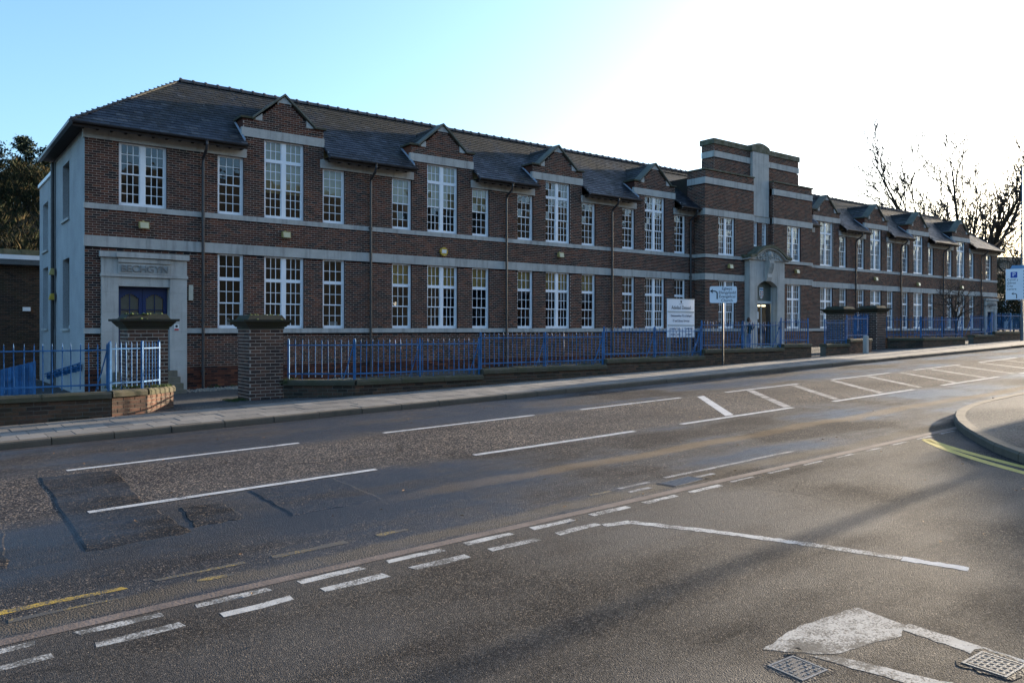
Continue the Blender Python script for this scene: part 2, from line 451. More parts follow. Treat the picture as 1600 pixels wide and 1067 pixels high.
def paving_mat():
    t = NT('paving')
    c = t.ramp(t.rnd(), [(0, (0.135, 0.122, 0.105)), (0.5, (0.175, 0.158, 0.135)), (1, (0.225, 0.20, 0.168))])
    c = t.mix(0.6, c, t.ramp(t.noise(1.2, 6, 0.65), [(0.3, (0.6, 0.6, 0.62)), (0.7, (1.2, 1.18, 1.15))]), 'MULTIPLY')
    c = t.mix(0.5, c, t.ramp(t.noise(110, 3), [(0.3, (0.6, 0.6, 0.6)), (0.7, (1.3, 1.3, 1.3))]), 'MULTIPLY')
    t.bsdf(c, 0.85, t.noise(150, 3), 0.4, 0.003, 0.35)
    return t.m
M['paving'] = paving_mat()
M['kerb'] = stone_mat('kerb_stone', (0.145, 0.115, 0.085), 0.5, 0.1)
M['joint'] = simple('joint_sand', (0.06, 0.055, 0.045), 0.95, 0.3, 4)

# ------------------------------------------------------------------ ground levels
G = 0.0257
def zr(x): return 0.10 + G * max(-80.0, min(95.0, x))          # carriageway
def zp(x): return zr(x) + 0.115                                  # far pavement
def zyard(x, y):
    zc = min(-0.30 + 0.03 * max(x, -20), 0.90)
    t = max(0.0, min(1.0, (y - 18.6) / 4.5))
    return zp(x) * (1 - t) + zc * t - 0.012

KERB_Y = 14.6
WALL_Y = 17.0
XS = [-400, -80] + list(range(-70, 96, 5)) + [95, 140, 300, 900]
XS = sorted(set(XS))

def strip(name, ys, zf, mat, xs=XS, **kw):
    b = MB()
    for i in range(len(xs)-1):
        for j in range(len(ys)-1):
            x0, x1, y0, y1 = xs[i], xs[i+1], ys[j], ys[j+1]
            b.quad((x0,y0,zf(x0,y0)),(x1,y0,zf(x1,y0)),(x1,y1,zf(x1,y1)),(x0,y1,zf(x0,y1)))
    return b.build(name, mat, **kw)

strip('ground', [-900, -140, -60, 0, 60, 140, 900], lambda x, y: zr(x) - 0.75 - (0 if abs(y) < 100 else 0.5), M['earth'], kind='structure')
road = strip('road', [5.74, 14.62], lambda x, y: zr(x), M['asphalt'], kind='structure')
side = strip('side_road', [-60, -20, 5.64], lambda x, y: zr(x) + 0.003, M['asphalt_side'], kind='structure')
strip('channel_strip', [5.632, 5.748], lambda x, y: zr(x) + 0.006, M['channel'], kind='structure')
yard = strip('courtyard', [17.1, 18.6, 20, 21.5, 23.2, 28.29], lambda x, y: zyard(x, y), M['tarmac'],
             xs=list(range(-40, 96, 4)), kind='structure')
back = strip('back_yard', [28.29, 36, 60], lambda x, y: zyard(x, 28), M['tarmac'], xs=[-60, -20, 0, 4.44], kind='structure')

# far pavement: joint bed, slabs as pieces, kerb stones
pave = strip('pavement', [KERB_Y + 0.02, WALL_Y + 0.14], lambda x, y: zp(x) - 0.012, M['joint'], xs=[q for q in XS if -80 <= q <= 140], kind='structure')
SW, SD = 0.40, 0.565
slab_b = MB(); slab_b.box(-SW/2+0.005, SW/2-0.005, -SD/2+0.005, SD/2-0.005, -0.03, 0)
slab_mesh = slab_b.mesh('paving_slab', M['paving'])
far_slabs = MB()
slope_rot = -math.atan(G)
for row in range(4):
    y = KERB_Y + 0.15 + SD * (row + 0.5)
    n0 = -10
    for k in range(n0, 240):
        x = k * SW + (0.2 if row % 2 else 0.0)
        if x < -4: continue
        if x > 62: break
        dz = R.uniform(-0.003, 0.003)
        if x < 19.5:
            o = inst('paving_slab', slab_mesh, (x, y, zp(x) + dz), pave, (R.uniform(-.004, .004), slope_rot + R.uniform(-.004, .004), 0))
        else:
            a, b2 = SW/2-0.004, SD/2-0.004
            z0, z1 = zp(x-a)+dz, zp(x+a)+dz
            far_slabs.hexa([(x-a,y-b2,z0-.03),(x+a,y-b2,z1-.03),(x+a,y+b2,z1-.03),(x-a,y+b2,z0-.03),(x-a,y-b2,z0),(x+a,y-b2,z1),(x+a,y+b2,z1),(x-a,y+b2,z0)], R.random()*.9+.05)
far_slabs.build('paving_slabs', M['paving'], pave, kind='stuff')

kb = MB()
kp = [(0.0, -0.20), (0.0, 0.085), (0.012, 0.108), (0.035, 0.115), (0.145, 0.115), (0.145, -0.20)]
kb.prism(kp, 'x', 0.006, 0.909)
kerb_mesh = kb.mesh('kerb_stone', M['kerb'])
for k in range(-4, 62):
    x = k * 0.915
    drop = 0.0
    if 38.6 < x < 42.0: drop = -0.085
    o = inst('kerb_stone', kerb_mesh, (x, KERB_Y + R.uniform(-.006, .006), zr(x) + drop + R.uniform(-.003, .003)), pave, (0, slope_rot, R.uniform(-.004, .004)))

# painted markings: pieces of the road
def mark(name, pts, mat, parent, h=0.002, rough=0.0):
    if rough:
        Q = []
        for i in range(len(pts)):
            (ax, ay), (bx, by) = pts[i], pts[(i+1) % len(pts)]
            n = max(1, int(math.hypot(bx-ax, by-ay)/0.05))
            for k in range(n):
                Q.append((ax+(bx-ax)*k/n+R.uniform(-rough, rough), ay+(by-ay)*k/n+R.uniform(-rough, rough)))
        pts = Q
    b = MB(); b.poly([(x, y, zr(x) + h) for x, y in pts]); return b.build(name, mat, parent)
def dash(x0, x1, y, w, mat, parent, jag=0.0, name='lane_dash', h=0.002, dy=0.0):
    n = max(2, int((x1-x0)/0.25))
    top = []; bot = []
    for i in range(n+1):
        t = i/n; x = x0+(x1-x0)*t
        j = lambda: R.uniform(-jag, jag)
        bot.append((x+j(), y+dy*t-w/2+j())); top.append((x+j(), y+dy*t+w/2+j()))
    return mark(name, bot + top[::-1], mat, parent, h)
for k, (a, b2) in enumerate([(1.66, 4.86), (6.34, 9.59), (10.8, 13.85), (15.45, 18.45)] + [(20.05+4.6*i, 23.2+4.6*i) for i in range(9)]):
    dash(a, b2, 11.87, 0.105, M['line'], road, 0.006)
for k, (a, b2) in enumerate([(1.46, 4.73), (6.24, 9.41), (10.57, 13.88), (15.33, 18.8), (20.2, 23.6)] + [(25.0+4.65*i, 28.3+4.65*i) for i in range(8)]):
    dash(a, b2, 9.05, 0.115, M['line'], road, 0.007, h=0.0075 if a < 2 else 0.002)
for i in range(16):
    x = 11.95 + 1.83 * i
    mark('hatch_bar', [(x, 9.18), (x+0.24, 9.18), (x+2.55, 11.74), (x+2.31, 11.74)], M['line_faint'] if i > 0 else M['line'], road)
for a, b2 in [(-3.0, 1.25), (1.45, 2.15), (2.35, 3.0), (3.3, 3.6)]:
    dash(a, b2, 6.30, 0.075, M['line_yellow_bold'] if a < 1 else M['line_yellow_worn'], road, 0.02, 'yellow_line')
for a, b2 in [(0.5, 1.2), (1.7, 1.95)]:
    dash(a, b2, 6.08, 0.05, M['line_yellow_worn'], road, 0.02, 'yellow_line')
for a, b2, y in [(5.75, 6.05, 6.16), (6.2, 6.7, 6.20), (7.0, 9.6, 6.24), (6.15, 6.5, 6.0), (7.25, 7.6, 6.02)]:
    dash(a, b2, y, 0.06, M['line_yellow_worn'] if a < 5.9 else M['line_faint'], road, 0.012, 'yellow_line')
# give-way dashes
for i in range(-3, 9):
    x = 0.83 + 0.725 * i
    dash(x, x + 0.50, 5.545, 0.085, M['line_worn'], side, 0.014, 'give_way_dash', 0.0042)
    if i < 6: dash(x + 0.06, x + 0.56, 5.27, 0.10, M['line_worn'], side, 0.014, 'give_way_dash', 0.0042)
for i in range(9, 18):
    x = 0.83 + 0.725 * i
    dash(x, x + 0.42, 5.58, 0.05, M['line_faint'], side, 0.012, 'give_way_dash', 0.0042)
# side-road centre line
cl = [(5.02, 5.20), (5.28, 5.12), (5.62, 4.35), (5.90, 3.55), (6.05, 3.0), (6.16, 2.56)]
for i in range(len(cl)-1):
    (ax, ay), (bx, by) = cl[i], cl[i+1]
    d = Vector((bx-ax, by-ay)).normalized(); nn = Vector((-d.y, d.x)) * 0.05
    mark('centre_line', [(ax+nn.x, ay+nn.y), (bx+nn.x, by+nn.y), (bx-nn.x, by-nn.y), (ax-nn.x, ay-nn.y)], M['line_worn'] if i < 4 else M['line'], side, 0.0042, 0.012)
# painted triangle in the mouth of the side road
tri = [[(3.85, 2.70), (4.30, 2.76), (4.84, 2.70), (4.80, 2.36), (4.62, 2.30), (4.34, 2.36), (4.10, 2.40), (3.98, 2.52)],
       [(4.84, 2.36), (4.705, 2.34), (4.62, 1.2), (4.50, -0.6), (4.62, -0.6), (4.76, 1.2)],
       [(3.96, 2.50), (4.08, 2.38), (4.27, 1.7), (4.44, 0.4), (4.50, -0.58), (4.40, -0.58), (4.30, 0.4), (4.12, 1.7)]]
for t3 in tri: mark('give_way_triangle', t3[::-1], M['line_tri'], side, 0.0042, 0.009)
# double yellow lines round the corner kerb
for off in (0.0, 0.34):
    pts = []
    for t in np.linspace(0, 1, 14):
        # quadratic from (11.75,5.48) curving to (9.3,1.6)
        p0, p1, p2 = (11.80-off*0.25, 5.50-off*0.1), (10.6-off, 4.3), (9.35-off, 1.4)
        x = (1-t)**2*p0[0]+2*t*(1-t)*p1[0]+t*t*p2[0]; y = (1-t)**2*p0[1]+2*t*(1-t)*p1[1]+t*t*p2[1]
        pts.append(Vector((x, y)))
    pts += [Vector((9.2-off, -3)), Vector((9.2-off, -12))]
    L1, L2 = [], []
    for i, p in enumerate(pts):
        d = (pts[min(i+1, len(pts)-1)]-pts[max(i-1, 0)]).normalized(); nn = Vector((-d.y, d.x))*0.06
        L1.append((p.x+nn.x, p.y+nn.y)); L2.append((p.x-nn.x, p.y-nn.y))
    b = MB()
    for i in range(len(pts)-1):
        b.quad(*[(q[0], q[1], zr(q[0])+0.005) for q in (L1[i], L1[i+1], L2[i+1], L2[i])])
    b.build('yellow_line', M['line_yellow'], side)

# resurfaced trenches, slightly sunk or proud of the old surface
def patch(pts, h):
    b = MB()
    P = []
    for i in range(len(pts)):
        (ax, ay), (bx, by) = pts[i], pts[(i+1) % len(pts)]
        for t in np.linspace(0, 1, 8, endpoint=False):
            P.append((ax+(bx-ax)*t+R.uniform(-.02, .02), ay+(by-ay)*t+R.uniform(-.03, .03)))
    n = len(P); cx = sum(p[0] for p in P)/n; cy = sum(p[1] for p in P)/n
    b.poly([(x, y, zr(x)+h) for x, y in P])
    for i in range(n):
        a, c = P[i], P[(i+1) % n]
        o = lambda q: (cx+(q[0]-cx)*1.05, cy+(q[1]-cy)*1.03, zr(q[0])+0.0008)
        b.quad(o(a), o(c), (c[0], c[1], zr(c[0])+h), (a[0], a[1], zr(a[0])+h))
    return b.build('road_patch', M['asphalt_patch'], road)
patch([(1.32, 11.5), (1.22, 7.55), (2.05, 7.6), (2.0, 9.0), (2.12, 11.4)], 0.006)
patch([(3.09, 8.92), (3.03, 7.50), (4.0, 7.55), (4.08, 8.92)], 0.006)
patch([(0.2, 11.0), (0.05, 7.4), (0.62, 7.5), (0.7, 9.0), (0.62, 11.0)], 0.006)
patch([(2.25, 8.6), (2.15, 7.7), (2.62, 7.75), (2.62, 8.5)], 0.005)

# corner pavement with its curved kerb
CK = [(9.2, -30), (9.2, -3), (9.45, 1.2), (9.95, 2.6), (10.9, 3.9), (11.95, 4.78), (13.2, 5.6), (14.5, 6.18), (15.8, 6.45), (17.3, 6.53), (19, 6.55), (40, 6.55), (90, 6.55)]
def smooth_path(P, step):
    out = []
    V = [Vector(p) for p in P]
    for i in range(len(V)-1):
        p0 = V[max(i-1, 0)]; p1 = V[i]; p2 = V[i+1]; p3 = V[min(i+2, len(V)-1)]
        L = (p2-p1).length
        if L > 6: out += [tuple(p1 + (p2-p1)*t) for t in np.linspace(0, 1, max(2, int(L/step)), endpoint=False)]; continue
        for t in np.linspace(0, 1, max(2, int(L/step)), endpoint=False):
            out.append(tuple(0.5*((2*p1)+(p2-p0)*t+(2*p0-5*p1+4*p2-p3)*t*t+(3*p1-p0-3*p2+p3)*t**3)))
    out.append(P[-1]); return out
ck = smooth_path(CK, 0.9)
b = MB()
rows = ck
for i in range(len(rows)-1):
    p, q = rows[i], rows[i+1]
    if abs(q[1]-p[1]) < 1e-4: continue
    for (xa, xb) in [(0, 4), (4, 12), (12, 30), (30, 80)]:
        b.quad((p[0]+xa, p[1], zp(p[0]+xa)), (p[0]+xb, p[1], zp(p[0]+xb)), (q[0]+xb, q[1], zp(q[0]+xb)), (q[0]+xa, q[1], zp(q[0]+xa)))
corner = b.build('corner_pavement', M['tarmac'], kind='structure')
for i in range(len(ck)-1):
    p, q = Vector(ck[i]), Vector(ck[i+1])
    if p.x > 50 or p.y < -20: continue
    d = (q-p).normalized(); n = Vector((-d.y, d.x))   # outwards = towards the carriageway on the left of travel
    kb = MB()
    g = 0.006
    a0, a1 = p + d*g, q - d*g
    def pt(base, o, z): return (base.x+n.x*o, base.y+n.y*o, zr(base.x)+z)
    prof = [(0.075, -0.15), (0.075, 0.09), (0.05, 0.122), (-0.085, 0.122), (-0.085, -0.15)]
    k0 = [pt(a0, o, z) for o, z in prof]; k1 = [pt(a1, o, z) for o, z in prof]
    kb.poly(k0); kb.poly(k1[::-1])
    for j in range(5): kb.quad(k0[j], k1[j], k1[(j+1) % 5], k0[(j+1) % 5])
    kb.build('kerb_stone', M['kerb'], corner)

# ironwork in the carriageway
def cover(name, loc, w, d, rot, label, fmat):
    e = empty(name, loc, label, 'drain')
    e.rotation_euler = (0, slope_rot, rot)
    def ch(nm, mb, m):
        o = bpy.data.objects.new(nm, mb.mesh(nm, m)); COL.objects.link(o); o.parent = e; return o
    f = MB(); t = 0.014
    f.box(-w/2, w/2, -d/2, -d/2+t, -.01, .0032); f.box(-w/2, w/2, d/2-t, d/2, -.01, .0032)
    f.box(-w/2, -w/2+t, -d/2+t, d/2-t, -.01, .0032); f.box(w/2-t, w/2, -d/2+t, d/2-t, -.01, .0032)
    ch('frame', f, fmat)
    tar = MB(); q = []
    for k in range(28):
        a = 2*math.pi*k/28; c_, s_ = math.cos(a), math.sin(a); m_ = max(abs(c_), abs(s_))
        q.append((c_/m_*(w/2+R.uniform(.02, .05)), s_/m_*(d/2+R.uniform(.02, .045)), .0004))
    tar.poly(q); ch('tar_surround', tar, M['asphalt_patch'])
    p = MB(); p.box(-w/2+t, w/2-t, -d/2+t, d/2-t, -.01, .0008); ch('pit', p, M['black'])
    return ch
M['rust'] = simple('rusty_iron', (0.075, 0.060, 0.048), 0.6, 0.4, 14, 0.5, 0.3)
M['worn_iron'] = simple('worn_iron', (0.13, 0.12, 0.11), 0.5, 0.35, 14, 0.5, 0.3)
ch = cover('drain_grate', (7.0, 5.98, zr(7.0)+0.0015), 0.55, 0.24, rad(4), 'black slotted iron gully grate in the road by the channel strip', M['rust'])
for i in range(10):
    m = MB(); x = -0.25 + i*0.05
    m.hexa([(x,-.104,.001),(x+.016,-.104,.001),(x+.044,.104,.001),(x+.028,.104,.001),(x,-.104,.003),(x+.016,-.104,.003),(x+.044,.104,.003),(x+.028,.104,.003)]); ch('bar', m, M['worn_iron'])
ch = cover('access_cover', (3.79, 2.44, zr(3.79)+0.0035), 0.215, 0.225, rad(-4), 'small square iron cover with raised studs beside the painted triangle', M['worn_iron'])
m = MB(); m.box(-.09, .09, -.095, .095, -.005, .0016); ch('lid', m, M['rust'])
for i in range(6):
    for j in range(6):
        x, y = -.075+i*.03, -.078+j*.031
        if abs(x - y) < 0.012: continue
        m = MB()
        if (i+j) % 2: m.box(x-.011, x+.011, y-.004, y+.004, .0016, .0042)
        else: m.box(x-.004, x+.004, y-.011, y+.011, .0016, .0042)
        ch('stud', m, M['worn_iron'])
ch = cover('grating_cover', (4.62, 1.80, zr(4.62)+0.0055), 0.235, 0.225, rad(-2), 'square iron grating with pale frame inside the painted triangle', M['worn_iron'])
for i in range(5):
    m = MB(); x = -.092+i*.042; m.box(x, x+.016, -.095, .095, .0009, .003); ch('bar', m, M['rust'])
for i in range(4):
    for j in range(6):
        m = MB(); x = -.074+i*.042; y = -.085+j*.032; m.box(x, x+.022, y, y+.014, .0009, .0026); ch('slot_bar', m, M['worn_iron'])

# ------------------------------------------------------------------ the school building
FY = 28.3                      # facade plane
XL, XR = 4.455, 73.24
PVL, PVR, PVY = 34.1, 44.3, 27.54
SILL, MIDB, MIDT, STRB, STRT, EAVB, EAVT = 2.02, 4.65, 5.00, 5.86, 6.04, 8.11, 8.44
BAYS = [11.03, 17.92, 24.33, 31.0, 47.2, 53.4, 59.5, 66.5]
GH = 1.53
school = empty('school_building', (XL, FY, 0.0), 'long two-storey dark brick school with pale stone bands and a slate roof', 'building')

BL, BH, JT = 0.216, 0.062, 0.015
PITCH, COURSE = BL + JT, BH + JT + 0.001

def subtract(iv, cuts):
    out = list(iv)
    for c0, c1 in cuts:
        nx = []
        for a, b in out:
            if c1 <= a or c0 >= b: nx.append((a, b)); continue
            if c0 > a: nx.append((a, c0))
            if c1 < b: nx.append((c1, b))
        out = nx
    return [(a, b) for a, b in out if b - a > 0.015]

brick_meshes = {}
def single_brick(mat, key, ln=BL):
    k = (key, round(ln, 3))
    if k not in brick_meshes:
        b = MB(); b.box(-ln/2, ln/2, -0.007, 0.012, -BH/2, BH/2, skip=('k',))
        brick_meshes[k] = b.mesh('brick', mat)
    return brick_meshes[k]

def brick_panel(P, d, n, zlo, zhi, base_fn, holes, parent, mat, key, joined, backing, single=0, plinth=None, plinth_z=-9, phase=0.0):
    """lays stretcher courses; base_fn(z) gives the wall's intervals along d; holes are (a0,a1,z0,z1)"""
    zs = []
    z = zlo
    while z < zhi - 0.01:
        zs.append(z); z += COURSE
    rz = -math.atan2(n[0], -n[1]) if True else 0
    ang = math.atan2(d[1], d[0])
    count = 0
    cand = []
    for ci, z in enumerate(zs):
        zt = min(z + BH, zhi)
        cuts = [(h[0], h[1]) for h in holes if h[2] < zt - 0.02 and h[3] > z + 0.02]
        iv = subtract(base_fn(z + BH/2), cuts)
        bk = plinth if (plinth is not None and z < plinth_z) else backing
        for a, b in iv:
            q = lambda t, zz: (P[0]+d[0]*t, P[1]+d[1]*t, zz)
            bk.quad(q(a, z-JT), q(b, z-JT), q(b, z+COURSE-JT), q(a, z+COURSE-JT))
            off = phase + (PITCH/2 if ci % 2 else 0.0)
            k = math.floor((a - off) / PITCH)
            while True:
                s0 = off + k*PITCH; s1 = s0 + BL
                k += 1
                if s0 >= b: break
                s0 = max(s0, a); s1 = min(s1, b)
                if s1 - s0 < 0.03: continue
                cand.append((s0, s1, z, zt))
    cand.sort(key=lambda c: c[0])
    for s0, s1, z, zt in cand:
        if count < single and s1 - s0 > BL - 0.002 and zt - z > BH - 0.002:
            m = (s0+s1)/2
            inst('brick', single_brick(mat, key), (P[0]+d[0]*m, P[1]+d[1]*m, (z+zt)/2), parent, (0, 0, ang))
            count += 1
        else:
            pr = 0.007 + R.uniform(-.002, .0015)
            q = lambda t, bb, zz: (P[0]+d[0]*t+n[0]*bb, P[1]+d[1]*t+n[1]*bb, zz)
            r = R.random()*0.98+0.01
            v = [q(s0,pr,z),q(s1,pr,z),q(s1,pr,zt),q(s0,pr,zt),q(s0,-.004,z),q(s1,-.004,z),q(s1,-.004,zt),q(s0,-.004,zt)]
            nn = len(joined.v); joined.v += v
            for f in ((0,1,2,3),(4,0,3,7),(1,5,6,2),(3,2,6,7),(4,5,1,0)):
                joined.f.append(tuple(nn+i for i in f)); joined.r.append(r)

# ---- windows
win_cache = {}
def window_type(key):
    """returns frame mesh, bars mesh, list of (pane mesh, location), joined pane mesh"""
    if key in win_cache: return win_cache[key]
    w, h, lights, cols, secs = key            # secs from the bottom: (rows, rail above)
    fr = MB(); br = MB(); jp = MB(); panes = []
    fw, bot, mul, bar = 0.07, 0.11, 0.15, 0.022
    fr.box(0, fw, 0, .10, 0, h); fr.box(w-fw, w, 0, .10, 0, h)
    fr.box(fw, w-fw, 0, .10, h-.055, h); fr.box(fw, w-fw, -.012, .10, 0, bot)
    xs = []
    lw = (w - 2*fw - (lights-1)*mul)/lights
    for i in range(lights):
        x0 = fw + i*(lw+mul); xs.append((x0, x0+lw))
        if i: fr.box(x0-mul, x0, 0.004, .10, bot, h-.055)
    rows_total = sum(s[0] for s in secs); rails = sum(s[1] for s in secs)
    rh = (h - bot - .055 - rails)/rows_total
    z = bot
    pm = {}
    for si, (rows, rail) in enumerate(secs):
        yb = 0.055 if si == 0 and len(secs) > 1 else 0.025
        for (x0, x1) in xs:
            st = 0.03
            br.box(x0, x0+st, yb, yb+.04, z, z+rows*rh); br.box(x1-st, x1, yb, yb+.04, z, z+rows*rh)
            cw = (x1-x0-2*st)/cols
            for c in range(1, cols):
                br.box(x0+st+c*cw-bar/2, x0+st+c*cw+bar/2, yb+.004, yb+.03, z, z+rows*rh)
            for r_ in range(1, rows):
                br.box(x0+st, x1-st, yb+.006, yb+.028, z+r_*rh-bar/2, z+r_*rh+bar/2)
            for c in range(cols):
                for r_ in range(rows):
                    px, pz = x0+st+(c+.5)*cw, z+(r_+.5)*rh
                    k = (round(cw, 4), round(rh, 4))
                    if k not in pm:
                        g = MB(); g.quad((-cw/2+.004,0,-rh/2+.004),(cw/2-.004,0,-rh/2+.004),(cw/2-.004,0,rh/2-.004),(-cw/2+.004,0,rh/2-.004))
                        pm[k] = g.mesh('pane', M['glass'])
                    panes.append((pm[k], (px, yb+.02, pz)))
                    t1, t2 = R.uniform(-.004, .004), R.uniform(-.004, .004)
                    jp.quad((px-cw/2,yb+.02+t1,pz-rh/2),(px+cw/2,yb+.02+t2,pz-rh/2),(px+cw/2,yb+.02-t1,pz+rh/2),(px-cw/2,yb+.02-t2,pz+rh/2))
            z1 = z + rows*rh
        if rail:
            for (x0, x1) in xs:
                thick = rail > 0.06
                fr.box(x0, x1, 0.002 if thick else 0.02, .10 if thick else .085, z1, z1+rail)
        z = z1 + rail
    win_cache[key] = (fr.mesh('window', M['white']), br.mesh('glazing_bars', M['white']), panes, jp.mesh('panes', M['glass']))
    return win_cache[key]

MR, TR = 0.045, 0.12
def key_su(w, lights): return (w, EAVB-STRT, lights, 3, ((3, MR), (3, 0)))
def key_tu(w): return (w, 8.89-STRT, 2, 3, ((3, MR), (3, TR), (2, 0)))
def key_l(w, lights): return (w, MIDB-SILL, lights, 3, ((2, MR), (2, TR), (2, 0)))
pane_budget = [300]
def window(parent, P, d, n, a0, z0, key, inset=0.09, single=False, rev=True):
    fm, bm_, panes, jp = window_type(key)
    w, h = key[0], key[1]
    ang = math.atan2(d[1], d[0])
    base = Vector((P[0]+d[0]*a0-n[0]*inset, P[1]+d[1]*a0-n[1]*inset, z0))
    o = inst('window', fm, base, parent, (0, 0, ang))
    rot = Matrix.Rotation(ang, 4, 'Z')
    def child(nm, me, loc, kind=None, tilt=None):
        c = bpy.data.objects.new(nm, me); COL.objects.link(c); c.parent = o; c.location = loc
        if tilt: c.rotation_euler = tilt
        if kind: c['kind'] = kind
        return c
    child('glazing_bars', bm_, (0, 0, 0))
    if single and pane_budget[0] >= len(panes):
        pane_budget[0] -= len(panes)
        for me, loc in panes: child('pane', me, loc, None, (R.uniform(-.006, .006), 0, R.uniform(-.008, .008)))
    else:
        child('panes', jp, (0, 0, 0), 'stuff')
    dp = inset + 0.12
    rk_ = ('rev', w, h, inset)
    if rk_ not in win_cache:
        v = MB()
        v.quad((0,-inset,0),(0,dp-inset,0),(0,dp-inset,h),(0,-inset,h),.3); v.quad((w,dp-inset,0),(w,-inset,0),(w,-inset,h),(w,dp-inset,h),.5)
        v.quad((0,dp-inset,h),(w,dp-inset,h),(w,-inset,h),(0,-inset,h),.95); v.quad((0,-inset,0),(w,-inset,0),(w,dp-inset,0),(0,dp-inset,0),.95)
        win_cache[rk_] = v.mesh('reveal', M['reveal'])
    if rev: child('reveal', win_cache[rk_], (0, 0, 0))
    return o

front_P, front_d, front_n = (0.0, FY), (1.0, 0.0), (0.0, -1.0)
holes = []
wins = []
wins.append((5.45, STRT, key_su(1.48, 2), True))
for i, c in enumerate(BAYS):
    near = i == 0
    vis_left = i != 4
    for s in (-1, 1):
        a0 = c + (-2.42 if s < 0 else 1.50)
        if s < 0 and not vis_left: continue
        wins.append((a0, STRT, key_su(0.92, 1), near))
        wins.append((a0, SILL, key_l(0.92, 1), i < 2))
    wins.append((c-0.76, STRT, key_tu(1.52), near))
    wins.append((c-0.76, SILL, key_l(1.52, 2), i < 2))
wins.append((71.05, STRT, key_su(1.15, 1), False))
for a0, z0, k, sg in wins:
    holes.append((a0, a0+k[0], z0, z0+k[1]))
    window(school, front_P, front_d, front_n, a0, z0, k, 0.09, sg)
# openings taken by stone: bands, door surrounds
GAPS = [(4.40, 9.62), (12.42, 16.50), (19.34, 22.90), (25.78, 29.60), (32.42, 34.08), (44.32, 45.80), (48.62, 52.02), (54.82, 58.10), (60.92, 65.10), (67.92, 73.30)]
DOORS = [(4.92, 7.55), (70.7, 73.0)]
for d0, d1 in DOORS: holes.append((d0, d1, -1.0, 4.52))
for lo, hi in ((SILL-0.17, SILL), (MIDB, MIDT), (STRB, STRT)): holes.append((0, 90, lo, hi))
for c in BAYS: holes.append((c-GH-0.06, c+GH+0.02, 8.89, 9.22))
for a, b2 in GAPS: holes.append((a, b2, EAVB, EAVT))
def front_iv(z):
    out = []
    if z < EAVB + 0.30:
        out = [(XL, PVL), (PVR, XR)]
        if z > EAVB: out = [(a, b2) for a, b2 in out]
    elif z < 9.56:
        out = [(c-GH, c+GH) for c in BAYS]
    else:
        t = (z - 9.50)/(10.50-9.50)
        hw = 1.12*(1-t)
        if hw > 0.05: out = [(c-hw, c+hw) for c in BAYS]
    return out
wall_j, wall_b, plinth_b = MB(), MB(), MB()
brick_panel(front_P, front_d, front_n, -0.45, 10.45, front_iv, holes, school, M['brick'], 'front', wall_j, wall_b, 300, plinth_b, 0.70, 0.07)

# pavilion panels
PH = []
for lo, hi in ((SILL-0.17, SILL), (MIDB, MIDT), (STRB, STRT), (8.15, 8.50), (9.84, 10.19)): PH.append((-90, 90, lo, hi))
PAVW = [(35.22, STRT, (1.47, 8.15-STRT, 2, 3, ((3, MR), (3, 0)))), (41.65, STRT, (1.47, 8.15-STRT, 2, 3, ((3, MR), (3, 0)))),
        (35.22, SILL, key_l(1.47, 2)), (41.65, SILL, key_l(1.47, 2))]
pav_holes = list(PH) + [(37.55, 40.92, -1, 6.02)]
for a0, z0, k in PAVW:
    pav_holes.append((a0, a0+k[0], z0, z0+k[1]))
    window(school, (0, PVY), front_d, front_n, a0, z0, k, 0.09)
brick_panel((0, PVY), front_d, front_n, 0.45, 10.58, lambda z: [(PVL, 38.4), (40.3, PVR)], pav_holes, school, M['brick'], 'front', wall_j, wall_b)
brick_panel((PVL, 28.75), (0, -1), (-1, 0), 0.45, 10.58, lambda z: [(0 if z > 8.0 else 0.42, 1.21)], PH, school, M['brick'], 'front', wall_j, wall_b)
brick_panel((PVR, PVY), (0, 1), (1, 0), 0.45, 10.58, lambda z: [(0, 1.21)], PH, school, M['brick'], 'front', wall_j, wall_b)
RY = 27.80
rec_holes = [(-90, 90, 8.15, 8.50)]
for a0 in (38.66, 39.54):
    k = (0.5, 1.40, 1, 3, ((3, MR), (3, 0)))
    rec_holes.append((a0, a0+0.5, 6.75, 8.15))
    window(school, (0, RY), front_d, front_n, a0, 6.75, k, 0.07)
rec_holes.append((38.58, 40.14, 8.15, 12.3))
brick_panel((0, RY), front_d, front_n, 5.95, 10.58, lambda z: [(38.4, 40.3)], rec_holes, school, M['brick'], 'front', wall_j, wall_b)
brick_panel((38.4, PVY), (0, 1), (1, 0), 5.95, 10.58, lambda z: [(0, RY-PVY)], PH, school, M['brick'], 'front', wall_j, wall_b)
brick_panel((40.3, RY), (0, -1), (-1, 0), 5.95, 10.58, lambda z: [(0, RY-PVY)], PH, school, M['brick'], 'front', wall_j, wall_b)
UY = 27.90
uh = [(-90, 90, 11.49, 11.82), (38.58, 40.14, 8.0, 12.4)]
brick_panel((0, UY), front_d, front_n, 10.60, 12.2, lambda z: [(35.3, 43.4)], uh, school, M['brick'], 'front', wall_j, wall_b)
brick_panel((35.3, 28.75), (0, -1), (-1, 0), 10.60, 12.2, lambda z: [(0, 0.85)], [(-9, 9, 11.49, 11.82)], school, M['brick'], 'front', wall_j, wall_b)
brick_panel((43.4, UY), (0, 1), (1, 0), 10.60, 12.2, lambda z: [(0, 0.85)], [(-9, 9, 11.49, 11.82)], school, M['brick'], 'front', wall_j, wall_b)
# right end wall of the wing, plain brick
brick_panel((XR, FY), (0, 1), (1, 0), 0.3, EAVT, lambda z: [(0, 6.4)], [], school, M['brick'], 'front', wall_j, wall_b)
wall_j.build('bricks', M['brick'], school, kind='stuff')
wall_b.build('mortar_bed', M['mortar'], school)
plinth_b.build('plinth', M['plinth'], school)

